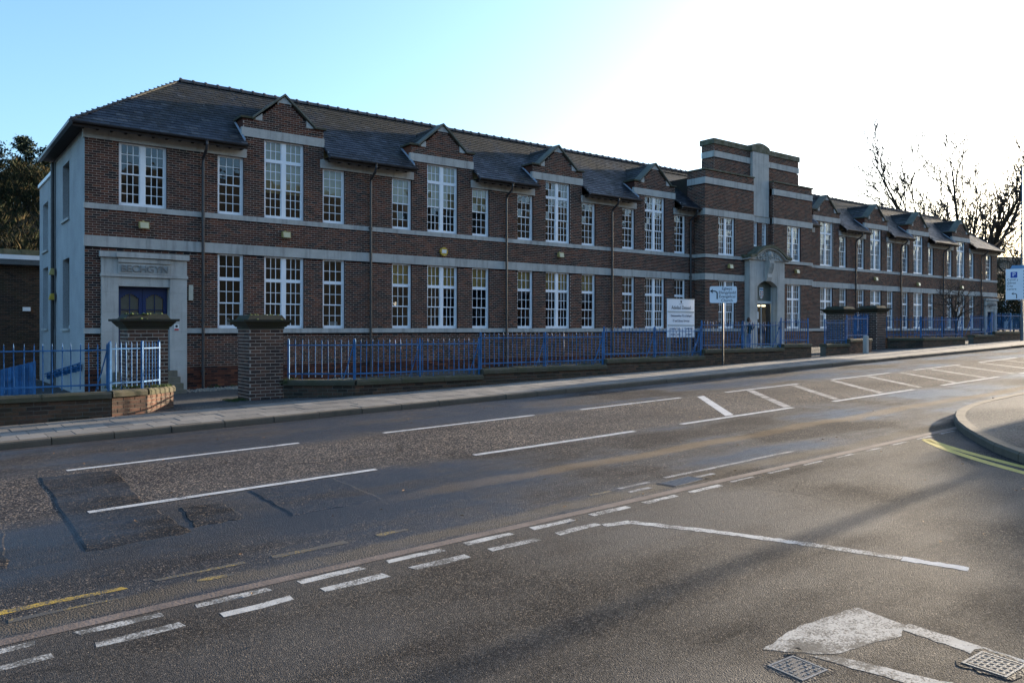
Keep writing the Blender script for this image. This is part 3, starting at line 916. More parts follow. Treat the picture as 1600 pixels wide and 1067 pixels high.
# stone bands, block by block
def blocks(a, b2, z0, z1, y, mat=M['stone'], step=1.9, proud=0.03, depth=0.10, name='band_block', parent=school, cut=()):
    for (c0, c1) in subtract([(a, b2)], cut):
        n = max(1, round((c1-c0)/step))
        for i in range(n):
            m = MB(); m.box(c0+(c1-c0)*i/n+0.002, c0+(c1-c0)*(i+1)/n-0.002, y-proud-R.uniform(0, .003), y+depth, z0+0.001, z1-0.001)
            m.build(name, mat, parent)
for lo, hi, pr in ((SILL-0.17, SILL, 0.035), (MIDB, MIDT, 0.03), (STRB, STRT, 0.04)):
    dc = [(d0, d1) for d0, d1 in DOORS] if hi < 4.6 else []
    blocks(XL-0.025, PVL, lo, hi, FY, proud=pr, cut=dc); blocks(PVR, XR+0.025, lo, hi, FY, proud=pr, cut=dc)
    sc = [(37.55, 40.92)] if hi < 6.0 else [(38.4, 40.3)]
    blocks(PVL-0.03, PVR+0.03, lo, hi, PVY, proud=pr, cut=sc)
    for x0, x1 in ((PVL-0.03, PVL+0.06), (PVR-0.06, PVR+0.03)):
        m = MB(); m.box(x0, x1, PVY+0.10, FY, lo, hi); m.build('band_block', M['stone'], school)
    m = MB(); m.box(XL-0.024, XL+0.08, FY+0.10, FY+0.12, lo, hi); m.build('band_block', M['stone'], school)
for a, b2 in GAPS: blocks(a, b2, EAVB, EAVT, FY, proud=0.04)
for c in BAYS: blocks(c-GH-0.06, c+GH+0.02, 8.89, 9.22, FY, step=1.1, proud=0.045)
for lo, hi in ((8.15, 8.50), (9.84, 10.19)):
    blocks(PVL-0.03, PVR+0.03, lo, hi, PVY, proud=0.035, cut=[(38.4, 40.3)], step=1.2)
    for x0, x1 in ((PVL-0.03, PVL+0.06), (PVR-0.06, PVR+0.03)):
        m = MB(); m.box(x0, x1, PVY+0.10, 28.75, lo, hi); m.build('band_block', M['stone'], school)
blocks(38.4, 40.3, 8.15, 8.50, RY, proud=0.02)
blocks(35.27, 43.43, 11.49, 11.82, UY, proud=0.03, cut=[(38.58, 40.14)], step=1.3)
m = MB(); m.box(35.27, 35.36, UY+.10, 28.75, 11.49, 11.82); m.build('band_block', M['stone'], school)
# pilaster and caps
for i, (z0, z1) in enumerate(((8.50, 9.6), (9.6, 10.7), (10.7, 11.5), (11.5, 12.2))):
    m = MB(); m.box(38.58, 40.14, 27.74, 28.2, z0+.002, z1-.002); m.build('pilaster_block', M['stone'], school)
blocks(35.22, 43.48, 12.2, 12.5, UY, M['stone_moss'], 1.35, 0.06, 0.93, 'cap_block', cut=[(38.5, 40.22)])
m = MB()
pts = [(38.5, 12.2), (40.22, 12.2), (40.22, 12.55)] + [(40.22-1.72*t, 12.55+0.20*math.sin(math.pi*t)) for t in np.linspace(0.08, 0.92, 9)] + [(38.5, 12.55)]
m.prism(pts[::-1], 'y', 27.72, 28.80); m.build('cap_block', M['stone_moss'], school)
for x0, x1 in ((PVL-0.06, 38.44), (40.26, PVR+0.06)):
    blocks(x0, x1, 10.58, 10.66, PVY, M['stone_moss'], 1.4, 0.06, 1.2, 'cap_block')
# closed bodies behind the parapets
m = MB(); m.box(PVL+.02, PVR-.02, 28.7, 34.2, 8.3, 10.3); m.box(35.32, 43.38, 28.0, 28.74, 10.3, 12.2); m.box(PVL+.02, 38.38, 27.6, 28.72, 10.4, 10.575); m.box(40.32, PVR-.02, 27.6, 28.72, 10.4, 10.575)
m.build('parapet_core', M['brick_dark'], school)

# ---- gables
for gi, c in enumerate(BAYS):
    g = MB()
    for x0, x1 in ((c-GH, c-GH+0.3), (c+GH-0.3, c+GH)):
        g.box(x0, x1, FY+0.012, FY+0.72, 8.3, 9.55, R.random())
    g.prism([(c-1.2, 9.4), (c+1.2, 9.4), (c, 10.48)], 'y', FY+0.012, FY+0.4, 0.4)
    g.build('gable_core', M['brick'], school)
    for s in (-1, 1):
        m = MB(); x0, x1 = sorted((c+s*1.10, c+s*(GH+0.10)))
        m.box(x0, x1, FY-0.07, FY+0.75, 9.55, 9.62); m.build('gable_shoulder', M['coping'], school)
        m = MB()
        hw = 1.22
        def rk(t, o): return (c+s*hw*(1-t), 9.56+(10.60-9.56)*t+o)
        m.prism([rk(0, -0.02), rk(0, 0.06), rk(1, 0.06), rk(1, -0.02)] if s < 0 else [rk(1, -0.02), rk(1, 0.06), rk(0, 0.06), rk(0, -0.02)], 'y', FY-0.09, FY+0.45)
        m.build('gable_coping', M['gable_cope'], school)
        m = MB(); a, b3 = sorted((c+s*1.08, c+s*0.84)); zz = 9.60
        tri3 = [(c+s*1.16, 9.54), (c+s*0.84, 9.54), (c+s*0.84, 9.80)]
        m.prism(tri3 if s < 0 else tri3[::-1], 'y', FY-0.03, FY+0.05); m.build('kneeler', M['stone'], school)
    m = MB(); m.prism([(c-0.28, 10.30), (c+0.28, 10.30), (c, 10.55)], 'y', FY-0.02, FY+0.05); m.build('apex_stone', M['stone'], school)

# ---- roof
def zroof(y): return 8.50 + 0.784*(y-27.8)
EY0, EY1, RYG, ZRG = 27.8, 35.2, 31.5, 8.50+0.784*3.7
roof = MB()
XA, XB, AX, BX = 4.0, 73.7, 8.2, 69.5
dz = -0.03
ws = [(4.0, 9.50), (12.56, 16.39), (19.45, 22.80), (25.86, 29.47), (32.53, 34.1), (44.3, 45.67), (48.73, 51.87), (54.93, 57.97), (61.03, 64.97), (68.03, 73.7)]
yc = FY + 0.1
hipx = lambda y: XA + (y-EY0)*(AX-XA)/(RYG-EY0)
hipx2 = lambda y: XB - (y-EY0)*(XB-BX)/(RYG-EY0)
roof.quad((hipx(yc), yc, zroof(yc)+dz), (hipx2(yc), yc, zroof(yc)+dz), (BX, RYG, ZRG+dz), (AX, RYG, ZRG+dz))
for a, b2 in ws:
    a_, b_ = max(a, XA), min(b2, XB)
    al = hipx(yc) if a < 4.1 else a; br_ = hipx2(yc) if b2 > 73.6 else b2
    roof.quad((a_, EY0, 8.5+dz), (b_, EY0, 8.5+dz), (br_, yc, zroof(yc)+dz), (al, yc, zroof(yc)+dz))
roof.quad((XB, EY1, 8.5+dz), (XA, EY1, 8.5+dz), (AX, RYG, ZRG+dz), (BX, RYG, ZRG+dz))
roof.poly([(XA, EY1, 8.5+dz), (XA, EY0, 8.5+dz), (AX, RYG, ZRG+dz)])
roof.poly([(XB, EY0, 8.5+dz), (XB, EY1, 8.5+dz), (BX, RYG, ZRG+dz)])
roof_o = roof.build('roof', M['slate'], school)
# slates
SLW, GA = 0.30, 0.20
SL = math.hypot(RYG-EY0, ZRG-8.5)
ty, tz = (RYG-EY0)/SL, (ZRG-8.5)/SL
ny, nz = -tz, ty
slates = MB(); cand = []
for r_ in range(int(SL/GA)):
    s0 = r_*GA - 0.02; s1 = s0 + GA + 0.05
    y0 = EY0 + ty*s0
    if y0 < FY + 0.05: iv = [(max(a, hipx(y0)), min(b2, hipx2(y0))) for a, b2 in ws]
    else:
        iv = [(hipx(y0), hipx2(y0))]
        if y0 < FY + 0.72: iv = subtract(iv, [(c-GH, c+GH) for c in BAYS] + [(PVL, PVR)])
        else: iv = subtract(iv, [(PVL, PVR)] if y0 < 31 else [])
    for a, b2 in iv:
        k = math.floor(a/SLW) - 1
        while True:
            x0 = k*SLW + (SLW/2 if r_ % 2 else 0); k += 1
            if x0 > b2: break
            x1 = min(x0+SLW-0.006, b2); x0 = max(x0, a)
            if x1-x0 < 0.05: continue
            cand.append((x0, x1, s0, s1))
cand.sort(key=lambda c: c[0]+c[2]*0.2)
sm = MB()
def slate_faces(b, x0, x1, s0, s1, l0, l1, r):
    p = lambda x, s, o: (x, EY0+ty*s+ny*o, 8.5+tz*s+nz*o)
    b.quad(p(x0,s0,l0), p(x1,s0,l0), p(x1,s1,l1), p(x0,s1,l1), r)
    b.quad(p(x0,s0,l0-.020), p(x1,s0,l0-.020), p(x1,s0,l0), p(x0,s0,l0), r)
    b.quad(p(x0,s0,l0-.020), p(x0,s0,l0), p(x0,s1,l1), p(x0,s1,l1-.012), r)
    b.quad(p(x1,s0,l0), p(x1,s0,l0-.020), p(x1,s1,l1-.012), p(x1,s1,l1), r)
n_s = 0
smesh = None
for x0, x1, s0, s1 in cand:
    if n_s < 300 and x1-x0 > SLW-0.008:
        if smesh is None:
            t_ = MB()
            pp = lambda x, s, o: (x, ty*s+ny*o, tz*s+nz*o)
            hw = (SLW-.006)/2; g2 = GA+.05
            for q in ((pp(-hw,0,.014),pp(hw,0,.014),pp(hw,g2,0.0),pp(-hw,g2,0.0)), (pp(-hw,0,0),pp(hw,0,0),pp(hw,0,.014),pp(-hw,0,.014)),
                      (pp(-hw,0,0),pp(-hw,0,.014),pp(-hw,g2,0),pp(-hw,g2,-.012)), (pp(hw,0,.014),pp(hw,0,0),pp(hw,g2,-.012),pp(hw,g2,0))):
                t_.quad(*q)
            smesh = t_.mesh('slate', M['slate'])
        inst('slate', smesh, ((x0+x1)/2, EY0+ty*s0, 8.5+tz*s0+R.uniform(-.002, .003)), roof_o, (R.uniform(-.006, .006), R.uniform(-.006, .006), 0))
        n_s += 1
    else:
        j = R.uniform(-.003, .004)
        slate_faces(slates, x0, x1, s0+R.uniform(-.006, .006), s1, .020+j, j*0.3, R.random()*.98+.01)
slates.build('slates', M['slate'], roof_o, kind='stuff')
# ridge and hip tiles
def ridge_tile(L):
    b = MB()
    prof = [(-0.16, -0.11), (-0.10, -0.02), (0, 0.045), (0.10, -0.02), (0.16, -0.11)]
    for i in range(4):
        (y0, z0), (y1, z1) = prof[i], prof[i+1]
        b.quad((0, y0, z0), (L, y0, z0), (L, y1, z1), (0, y1, z1))
    for x in (0.0,):
        pr = [(y*1.12, z*1.0+0.035) for y, z in prof]
        b.prism([(y, z) for y, z in pr] + [(y, z-0.06) for y, z in pr[::-1]], 'x', x-0.03, x+0.04)
    return b.mesh('ridge_tile', M['ridge'])
rt = ridge_tile(0.455)
x = AX
while x < BX:
    inst('ridge_tile', rt, (x, RYG, ZRG+0.05+R.uniform(-.006, .006)), roof_o, (0, R.uniform(-.01, .01), 0)); x += 0.46
for (p, q) in (((XA, EY0, 8.5), (AX, RYG, ZRG)), ((XB, EY0, 8.5), (BX, RYG, ZRG))):
    b = MB(); b.tube([(p[0], p[1], p[2]+.02), (q[0], q[1], q[2]+.01)], 0.045, 6); b.build('hip_tiles', M['slate'], roof_o)
# little roofs behind the gables, with lead flashing at their feet
for gi, c in enumerate(BAYS):
    for s in (-1, 1):
        b = MB()
        A = (c, FY+0.3, 10.53); B_ = (c, 30.42, 10.53); C_ = (c+s*1.45, 29.02, 9.36); D_ = (c+s*1.45, FY+0.3, 9.36)
        rows = 8
        for i in range(rows):
            t0, t1 = i/rows, (i+1)/rows
            L_ = lambda P, Q, t, o: tuple(P[k]+(Q[k]-P[k])*t + (o if k == 2 else 0) for k in range(3))
            b.quad(L_(D_, A, t0, .03), L_(C_, B_, t0, .03), L_(C_, B_, t1, .012), L_(D_, A, t1, .012), R.random())
            b.quad(L_(D_, A, t0, 0), L_(C_, B_, t0, 0), L_(C_, B_, t0, .03), L_(D_, A, t0, .03), R.random())
        b.build('gable_roof', M['slate'], roof_o)
        b = MB()
        x = c+s*(GH+0.02)
        y0, y1 = 27.95, 29.05
        xo = x+s*0.05
        b.quad((x, y0, zroof(y0)+.10), (xo, y0, zroof(y0)+.035), (xo, y1, zroof(y1)+.035), (x, y1, zroof(y1)+.10))
        b.quad((x, y0, zroof(y0)-.05), (xo, y0, zroof(y0)+.035), (x, y0, zroof(y0)+.10), (x, y0, zroof(y0)+.05))
        b.build('flashing', M['lead'], roof_o)
    b = MB(); b.tube([(c, FY+0.42, 10.56), (c, 30.40, 10.56)], 0.07, 6)
    b.build('gable_ridge', M['ridge'], roof_o)
# eaves: gutter, fascia, soffit, rafter feet
for a, b2 in ws:
    g = MB()
    prof = [(-0.065*math.cos(t), -0.065*math.sin(t)) for t in np.linspace(0, math.pi, 7)]
    prof2 = [(-0.055*math.cos(t), -0.055*math.sin(t)) for t in np.linspace(math.pi, 0, 7)]
    g.prism([(27.73+p[0], 8.47+p[1]) for p in prof + prof2], 'x', a+.01, b2-.01)
    g.build('gutter', M['iron'], school)
    g = MB(); g.box(max(a, 4.05), min(b2, 73.6), 27.81, 27.835, 8.32, 8.46); g.build('fascia', M['timber'], school)
    g = MB(); g.box(max(a, 4.05), min(b2, 73.6), 27.836, FY-0.002, 8.445, 8.455); g.build('soffit', M['timber'], school)
    x = max(a, 4.2)+0.15
    while x < b2-0.1:
        g = MB(); g.box(x, x+.06, 27.84, FY-.045, 8.36, 8.444); g.build('rafter_foot', M['timber'], school); x += 0.42
g = MB(); g.box(3.93, 4.05, 27.7, 35.25, 8.40, 8.50); g.build('gutter', M['iron'], school)
g = MB(); g.box(4.06, XL-.001, 27.85, 35.1, 8.44, 8.455); g.build('soffit', M['timber'], school)
g = MB(); g.box(XR+.002, 73.6, 27.85, 35.1, 8.44, 8.455); g.build('soffit', M['timber'], school)

# ---- downpipes
def downpipe(x, y, zt, zb, neck=True):
    b = MB(); b.smooth = False
    if neck: pts = [(x, 27.73, zt), (x, 27.73, zt-.12), (x, 27.80, zt-.28), (x, y-.02, zt-.52), (x, y, zt-.68), (x, y, zb)]
    else: pts = [(x, y, zt), (x, y, zb)]
    b.tube(pts, 0.05, 10)
    for zz in np.arange(zb+.6, zt-.8, 1.75):
        b.tube([(x, y, zz), (x, y, zz+.09)], 0.064, 10)
        b.box(x-.09, x+.09, y+.03, y+.05, zz+.02, zz+.07)
    b.build('downpipe', M['iron'], school)
for x in (8.09, 14.51, 21.22, 27.79, 33.72, 50.6, 56.72, 63.3, 70.0):
    downpipe(x, FY-0.10, 8.42, max(-.1, zyard(x, 28.2)-.05))

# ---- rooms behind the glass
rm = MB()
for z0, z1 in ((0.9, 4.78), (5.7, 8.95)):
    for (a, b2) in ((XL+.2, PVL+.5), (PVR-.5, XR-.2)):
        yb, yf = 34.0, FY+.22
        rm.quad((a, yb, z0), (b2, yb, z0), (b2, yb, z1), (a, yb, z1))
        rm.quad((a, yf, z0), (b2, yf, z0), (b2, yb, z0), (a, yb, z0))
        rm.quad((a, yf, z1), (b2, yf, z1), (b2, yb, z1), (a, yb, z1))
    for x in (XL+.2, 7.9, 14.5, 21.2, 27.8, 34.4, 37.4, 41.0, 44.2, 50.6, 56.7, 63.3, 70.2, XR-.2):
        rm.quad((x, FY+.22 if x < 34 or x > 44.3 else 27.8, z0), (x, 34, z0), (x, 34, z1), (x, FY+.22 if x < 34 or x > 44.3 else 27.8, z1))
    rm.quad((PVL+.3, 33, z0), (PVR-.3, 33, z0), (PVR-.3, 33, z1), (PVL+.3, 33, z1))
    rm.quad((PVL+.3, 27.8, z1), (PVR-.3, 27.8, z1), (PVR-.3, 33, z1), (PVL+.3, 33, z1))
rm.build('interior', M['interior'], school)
# blinds drawn part-way
def blind(x0, x1, zt, zb, mat):
    b = MB()
    n = 6
    for i in range(n):
        xa, xb = x0+(x1-x0)*i/n, x0+(x1-x0)*(i+1)/n
        b.quad((xa, FY+.235+(i % 2)*.012, zb), (xb, FY+.235+((i+1) % 2)*.012, zb), (xb, FY+.235+((i+1) % 2)*.012, zt), (xa, FY+.235+(i % 2)*.012, zt))
    b.build('blind', mat, school)
for i in (1, 2):
    c = BAYS[i]
    for a, b2 in ((c-2.42, c-1.5), (c-.76, c+.76), (c+1.5, c+2.42)):
        blind(a, b2, 4.66, 3.72 if i == 1 else 3.85, M['blind'])
c = BAYS[0]
for a, b2 in ((c-.76, c+.76), (c+1.5, c+2.42)): blind(a, b2, 8.9, 7.0 if a < c else 7.1, M['blind2'])
c = BAYS[1]
for a, b2 in ((c-2.42, c-1.5), (c-.76, c+.76), (c+1.5, c+2.42)): blind(a, b2, 8.9, 7.15, M['blind2'])
for c in BAYS[4:]:
    for a, b2 in ((c-.76, c+.76), (c+1.5, c+2.42)): blind(a, b2, 8.9, 6.1, M['cream']); blind(a, b2, 4.66, 2.9, M['cream'])
# things on the sills
b = MB(); b.tube([(9.05, FY+.30, 2.02), (9.05, FY+.30, 2.34), (9.05, FY+.30, 2.40)], [.09, .09, .03], 8); b.build('bottle', M['paper'], None, 'white plastic container on the sill inside a ground-floor window', 'bottle')
b = MB(); b.box(12.9, 13.25, FY+.26, FY+.42, 2.02, 2.28); b.build('paper_stack', M['paper'], None, 'stack of white papers on the sill inside a ground-floor window', 'papers')

# ---- rendered side wall and rear wing
def holed(P, d, n, a0, a1, z0, z1, hs, depth, mb):
    xs = sorted({a0, a1, *[h[0] for h in hs], *[h[1] for h in hs]}); zz = sorted({z0, z1, *[h[2] for h in hs], *[h[3] for h in hs]})
    q = lambda a, b, z: (P[0]+d[0]*a+n[0]*b, P[1]+d[1]*a+n[1]*b, z)
    for i in range(len(xs)-1):
        for j in range(len(zz)-1):
            cx, cz = (xs[i]+xs[i+1])/2, (zz[j]+zz[j+1])/2
            if any(h[0] < cx < h[1] and h[2] < cz < h[3] for h in hs): continue
            mb.quad(q(xs[i],0,zz[j]), q(xs[i+1],0,zz[j]), q(xs[i+1],0,zz[j+1]), q(xs[i],0,zz[j+1]))
    for h in hs:
        mb.quad(q(h[0],0,h[2]), q(h[0],-depth,h[2]), q(h[0],-depth,h[3]), q(h[0],0,h[3]))
        mb.quad(q(h[1],-depth,h[2]), q(h[1],0,h[2]), q(h[1],0,h[3]), q(h[1],-depth,h[3]))
        mb.quad(q(h[0],-depth,h[3]), q(h[1],-depth,h[3]), q(h[1],0,h[3]), q(h[0],0,h[3]))
        mb.quad(q(h[0],0,h[2]), q(h[1],0,h[2]), q(h[1],-depth,h[2]), q(h[0],-depth,h[2]))
sP, sd, sn = (XL+0.008, 39.2), (0.0, -1.0), (-1.0, 0.0)
sh = []
for yc_, w in ((32.1, 1.5), (37.4, 1.5)):
    for z0, h in ((5.90, 2.0), (2.02, 2.48)):
        if yc_ > 36 and z0 > 5: z0, h = 5.2, 1.95
        a0 = 39.2 - yc_ - w/2
        sh.append((a0, a0+w, z0, z0+h))
        window(school, sP, sd, sn, a0, z0, (w, h, 2, 3, ((3, MR), (3, 0))), 0.2, False, False)
        m = MB(); m.obox(sP, sd, sn, a0-.08, a0+w+.08, -.2, .07, z0-.09, z0-.001); m.build('window_sill', M['stone'], school)
m = MB(); holed(sP, sd, sn, 4.3, 10.9-.001, -0.5, 8.44, [h for h in sh if h[0] > 4.3], .3, m); m.build('side_wall', M['render'], school)
m = MB(); holed(sP, sd, sn, 0.0, 4.3, -0.5, 8.0, [h for h in sh if h[0] < 4.3], .3, m)
m.quad((XL, 39.2, -.5), (30, 39.2, -.5), (30, 39.2, 8.0), (XL, 39.2, 8.0)); m.quad((XL, 34.9, 8.0), (30, 34.9, 8.0), (30, 39.2, 8.0), (XL, 39.2, 8.0))
m.build('rear_wing_wall', M['render'], school)
m = MB(); m.box(XL-.06, XL+.2, 35.3, 39.25, 8.0, 8.14); m.build('rear_wing_coping', M['white'], school)
m = MB(); m.quad((XL, 34.95, 2), (73, 34.95, 2), (73, 34.95, 8.5), (XL, 34.95, 8.5)); m.quad((XL+.6, 30.9, 2), (XL+.6, 38.9, 2), (XL+.6, 38.9, 8), (XL+.6, 30.9, 8)); m.build('rear_wall', M['interior'], school)
b = MB(); b.tube([(XL-.09, 34.7, 8.35), (XL-.09, 34.7, -.4)], .06, 8); b.build('downpipe', M['iron'], school)
b = MB(); b.tube([(XL-.05, 34.3, 8.3), (XL-.05, 34.3, -.4)], .025, 6); b.build('cable_pipe', M['iron'], school)

# ---- stone doorway on the left end, with steps (and its twin at the far end)
def text_mesh(s, size, extrude, mat, align='CENTER', name='lettering'):
    c = bpy.data.curves.new('txt', 'FONT'); c.body = s; c.size = size; c.extrude = extrude; c.align_x = align; c.align_y = 'CENTER'
    o = bpy.data.objects.new('txt', c); COL.objects.link(o)
    bpy.context.view_layer.update()
    dg = bpy.context.evaluated_depsgraph_get()
    me = bpy.data.meshes.new_from_object(o.evaluated_get(dg))
    bpy.data.objects.remove(o); bpy.data.curves.remove(c)
    me.name = name; me.materials.clear(); me.materials.append(mat)
    return me

def doorway(x0, x1, thr, word, near):
    j = 0.5 if near else 0.42
    yo = FY - 0.12
    st = M['stone']
    def bx(nm, *a, mat=st):
        m = MB(); m.box(*a); return m.build(nm, mat, school)
    zb = zyard(x0, 28.2) - 0.2
    # jambs in courses
    for (a, b2) in ((x0, x0+j), (x1-j-.05, x1)):
        zz = [zb, thr+.02, 1.25, 1.9, 2.55, 3.2, 3.70]
        for i in range(len(zz)-1):
            if zz[i+1] <= zz[i]: continue
            bx('jamb_block', a, b2, yo, FY+.35, zz[i]+.0015, zz[i+1]-.0015)
    a, b2 = x0+j, x1-j-.05
    bx('lintel', a+.001, b2-.001, yo+.03, FY+.35, 3.40, 3.70)
    bx('door_moulding', x0-.03, x1+.03, yo-.04, FY+.3, 3.701, 3.79)
    bx('frieze', x0, x1, yo, FY+.3, 3.791, 4.32)
    bx('frieze_panel', a-.02, b2+.02, yo-.035, yo-.001, 3.80, 4.12)
    bx('frieze_moulding', a-.02, b2+.02, yo-.06, yo-.001, 4.17, 4.30)
    bx('cornice', x0-.06, x1+.06, yo-.09, FY+.2, 4.321, 4.50)
    bx('cornice_centre', a-.08, b2+.08, yo-.13, yo-.091, 4.33, 4.48)
    tm = text_mesh(word, 0.32, 0.03, M['stone_letter'])
    o = inst('lettering', tm, ((a+b2)/2, yo-.043, 3.965), school, (rad(90), 0, 0), (1.0 if near else .9, 1, 1))
    # double doors with arched glazed panels
    dy = FY + 0.22
    mid = (a+b2)/2
    for (l0, l1) in ((a+.02, mid-.005), (mid+.005, b2-.02)):
        m = MB()
        w = l1-l0; sw_ = .11
        m.box(l0, l0+sw_, dy, dy+.05, thr, 3.38); m.box(l1-sw_, l1, dy, dy+.05, thr, 3.38)
        gz0, gz1 = thr+1.15, 3.06
        m.box(l0+sw_, l1-sw_, dy, dy+.05, thr, gz0)
        # curved top rail
        n = 8
        for i in range(n):
            t0, t1 = i/n, (i+1)/n
            xa, xb = l0+sw_+(w-2*sw_)*t0, l0+sw_+(w-2*sw_)*t1
            tt = (t0+t1)/2
            m.box(xa, xb, dy, dy+.05, gz1-.06+.16*math.sin(math.pi*tt), 3.38)
        cx = (l0+l1)/2
        m.box(cx-.012, cx+.012, dy+.005, dy+.045, gz0, gz1+.12)
        for zz in (gz0+(gz1-gz0)*.33, gz0+(gz1-gz0)*.67): m.box(l0+sw_, l1-sw_, dy+.006, dy+.044, zz-.012, zz+.012)
        d = m.build('door', M['blue_door'], school)
        g = MB(); g.quad((l0+sw_, dy+.025, gz0), (l1-sw_, dy+.025, gz0), (l1-sw_, dy+.025, gz1+.12), (l0+sw_, dy+.025, gz1+.12)); g.build('pane', M['glass'], d)
        g = MB(); g.quad((l0+sw_, dy+.10, gz0), (l1-sw_, dy+.10, gz0), (l1-sw_, dy+.10, gz1+.12), (l0+sw_, dy+.10, gz1+.12)); g.build('net_curtain', M['cream'], d)
        g = MB(); hx = l1-.07 if l0 < mid-.3 and l1 < mid else l0+.05; g.tube([(hx, dy-.05, thr+1.0), (hx, dy-.05, thr+1.2)], .012, 6); g.build('handle', M['steel'], d)
    bx('threshold', a, b2, yo+.02, FY+.6, thr-.25, thr-.002, mat=M['step'])
    # steps
    g0 = zyard(x0, 27)
    n = 4
    rise = (thr - g0)/n
    for i in range(n):
        if rise < 0.03: break
        bx('step', a-.16-.02*i, b2+.16+.02*i, yo-.30*(i+1)-.02, yo-.30*i-.021, g0-.3, thr-rise*i-.01-(rise*.0), mat=M['step'])
doorway(4.92, 7.55, 0.62, 'BECHGYN', True)
doorway(70.7, 73.0, 0.95, 'GENETHOD', False)

# ---- main entrance in the pavilion
EX0, EX1, EY = 37.57, 40.90, 27.20
ec = (EX0+EX1)/2
OX0, OX1 = 38.28, 40.20
ent = M['stone']
m = MB()
# front face with an arched opening
ar = [(OX0+(OX1-OX0)*t, 4.40+0.36*math.sin(math.pi*t)**0.8) for t in np.linspace(0, 1, 13)]
for i in range(12):
    (xa, za), (xb, zb_) = ar[i], ar[i+1]
    m.quad((xa, EY, za), (xb, EY, zb_), (xb, EY, 6.0), (xa, EY, 6.0))
    m.quad((xa, EY+.35, za), (xb, EY+.35, zb_), (xb, EY, zb_), (xa, EY, za))
m.quad((EX0, EY, .5), (OX0, EY, .5), (OX0, EY, 6.0), (EX0, EY, 6.0)); m.quad((OX1, EY, .5), (EX1, EY, .5), (EX1, EY, 6.0), (OX1, EY, 6.0))
m.quad((OX0, EY, .5), (OX0, EY+.35, .5), (OX0, EY+.35, 4.4), (OX0, EY, 4.4)); m.quad((OX1, EY+.35, .5), (OX1, EY, .5), (OX1, EY, 4.4), (OX1, EY+.35, 4.4))
m.quad((EX0, 27.6, .5), (EX0, EY, .5), (EX0, EY, 6.0), (EX0, 27.6, 6.0)); m.quad((EX1, EY, .5), (EX1, 27.6, .5), (EX1, 27.6, 6.0), (EX1, EY, 6.0))
m.quad((EX0, EY, 6.0), (EX1, EY, 6.0), (EX1, 28, 6.0), (EX0, 28, 6.0))
m.build('entrance_surround', ent, school)
# segmental pediment: hood, carved tympanum, keystone bracket
hood = []
for t in np.linspace(0, 1, 17):
    x = EX0-.32+(EX1-EX0+.64)*t
    u_ = abs(2*t-1)
    hood.append((x, 6.0+0.62*max(0, 1-(u_/0.78)**2) if u_ < 0.78 else 6.0))
m = MB(); m.prism([(x, z+.16) for x, z in hood][::-1] + [(x, z) for x, z in hood], 'y', EY-.32, RY+.0); m.build('hood_moulding', M['stone_moss'], school)
m = MB(); m.prism([(x, z-.05) for x, z in hood][::-1] + [(hood[0][0], 5.9), (hood[-1][0], 5.9)], 'y', EY-.08, EY+.3); m.build('tympanum', ent, school)
m = MB(); m.prism([(x*0.985+ec*0.015, z-.002) for x, z in hood][::-1] + [(x*0.985+ec*0.015, z-.075) for x, z in hood], 'y', EY-.25, EY-.082); m.build('hood_moulding', ent, school)
cv = MB()
for i in range(70):
    t = R.uniform(-1, 1); x = ec+t*1.15; z = R.uniform(5.98, 6.02+0.42*(1-t*t))
    rr = R.uniform(.04, .09)
    cv.tube([(x, EY-.075, z), (x, EY-.12, z), (x, EY-.14, z)], [rr, rr*.8, rr*.2], 6)
cv.tube([(ec, EY-.07, 6.22), (ec, EY-.2, 6.22), (ec, EY-.26, 6.2)], [.24, .2, .06], 10)
cv.build('carving', ent, school)
m = MB(); m.prism([(EY-.30, 5.78), (EY-.26, 5.5), (EY-.14, 5.15), (EY-.16, 4.95), (EY-.06, 4.72), (EY+.0, 4.72), (EY+.0, 5.9), (EY-.30, 5.9)][::-1], 'x', ec-.22, ec+.22); m.build('keystone', ent, school)
for i in range(4):
    m = MB(); x = ec-.17+i*.11; m.prism([(EY-.32, 5.74), (EY-.28, 5.46), (EY-.17, 5.16), (EY-.14, 5.16), (EY-.26, 5.74)][::-1], 'x', x, x+.05); m.build('keystone_flute', ent, school)
# glazed doors, transom, fanlight panel with crest
gy = EY + .36
m = MB()
for x0, x1 in ((OX0, OX0+.08), (OX1-.08, OX1)): m.box(x0, x1, gy, gy+.08, .88, 4.42)
m.box(OX0+.08, OX1-.08, gy-.02, gy+.08, 3.45, 3.60)
m.box(ec-.10, ec-.04, gy+.01, gy+.07, .9, 3.45); m.box(OX0+.08, OX1-.08, gy+.01, gy+.07, .88, 1.0)
m.build('door_frame', M['signgrey'], school)
m = MB(); m.quad((OX0, gy+.05, 3.6), (OX1, gy+.05, 3.6), (OX1, gy+.05, 4.8), (OX0, gy+.05, 4.8)); m.build('fanlight_panel', simple('grey_green_panel', (0.075, 0.095, 0.085), .35, .15), school)
m = MB(); m.prism([(39.0, 4.38), (39.36, 4.38), (39.36, 3.92), (39.30, 3.80), (39.18, 3.72), (39.06, 3.80), (39.0, 3.92)][::-1], 'y', gy+.02, gy+.045); crest = m.build('crest', M['paper'], school)
m = MB(); m.box(39.02, 39.34, gy+.012, gy+.019, 4.22, 4.35); m.build('crest_band', M['signcyan'], crest)
for i in range(3):
    for k in range(2):
        m = MB(); x = 39.05+k*.16; z = 4.08-i*.12; m.box(x, x+.09, gy+.012, gy+.019, z, z+.07); m.build('crest_charge', M['red'] if (i+k) % 2 else M['navy'], crest)
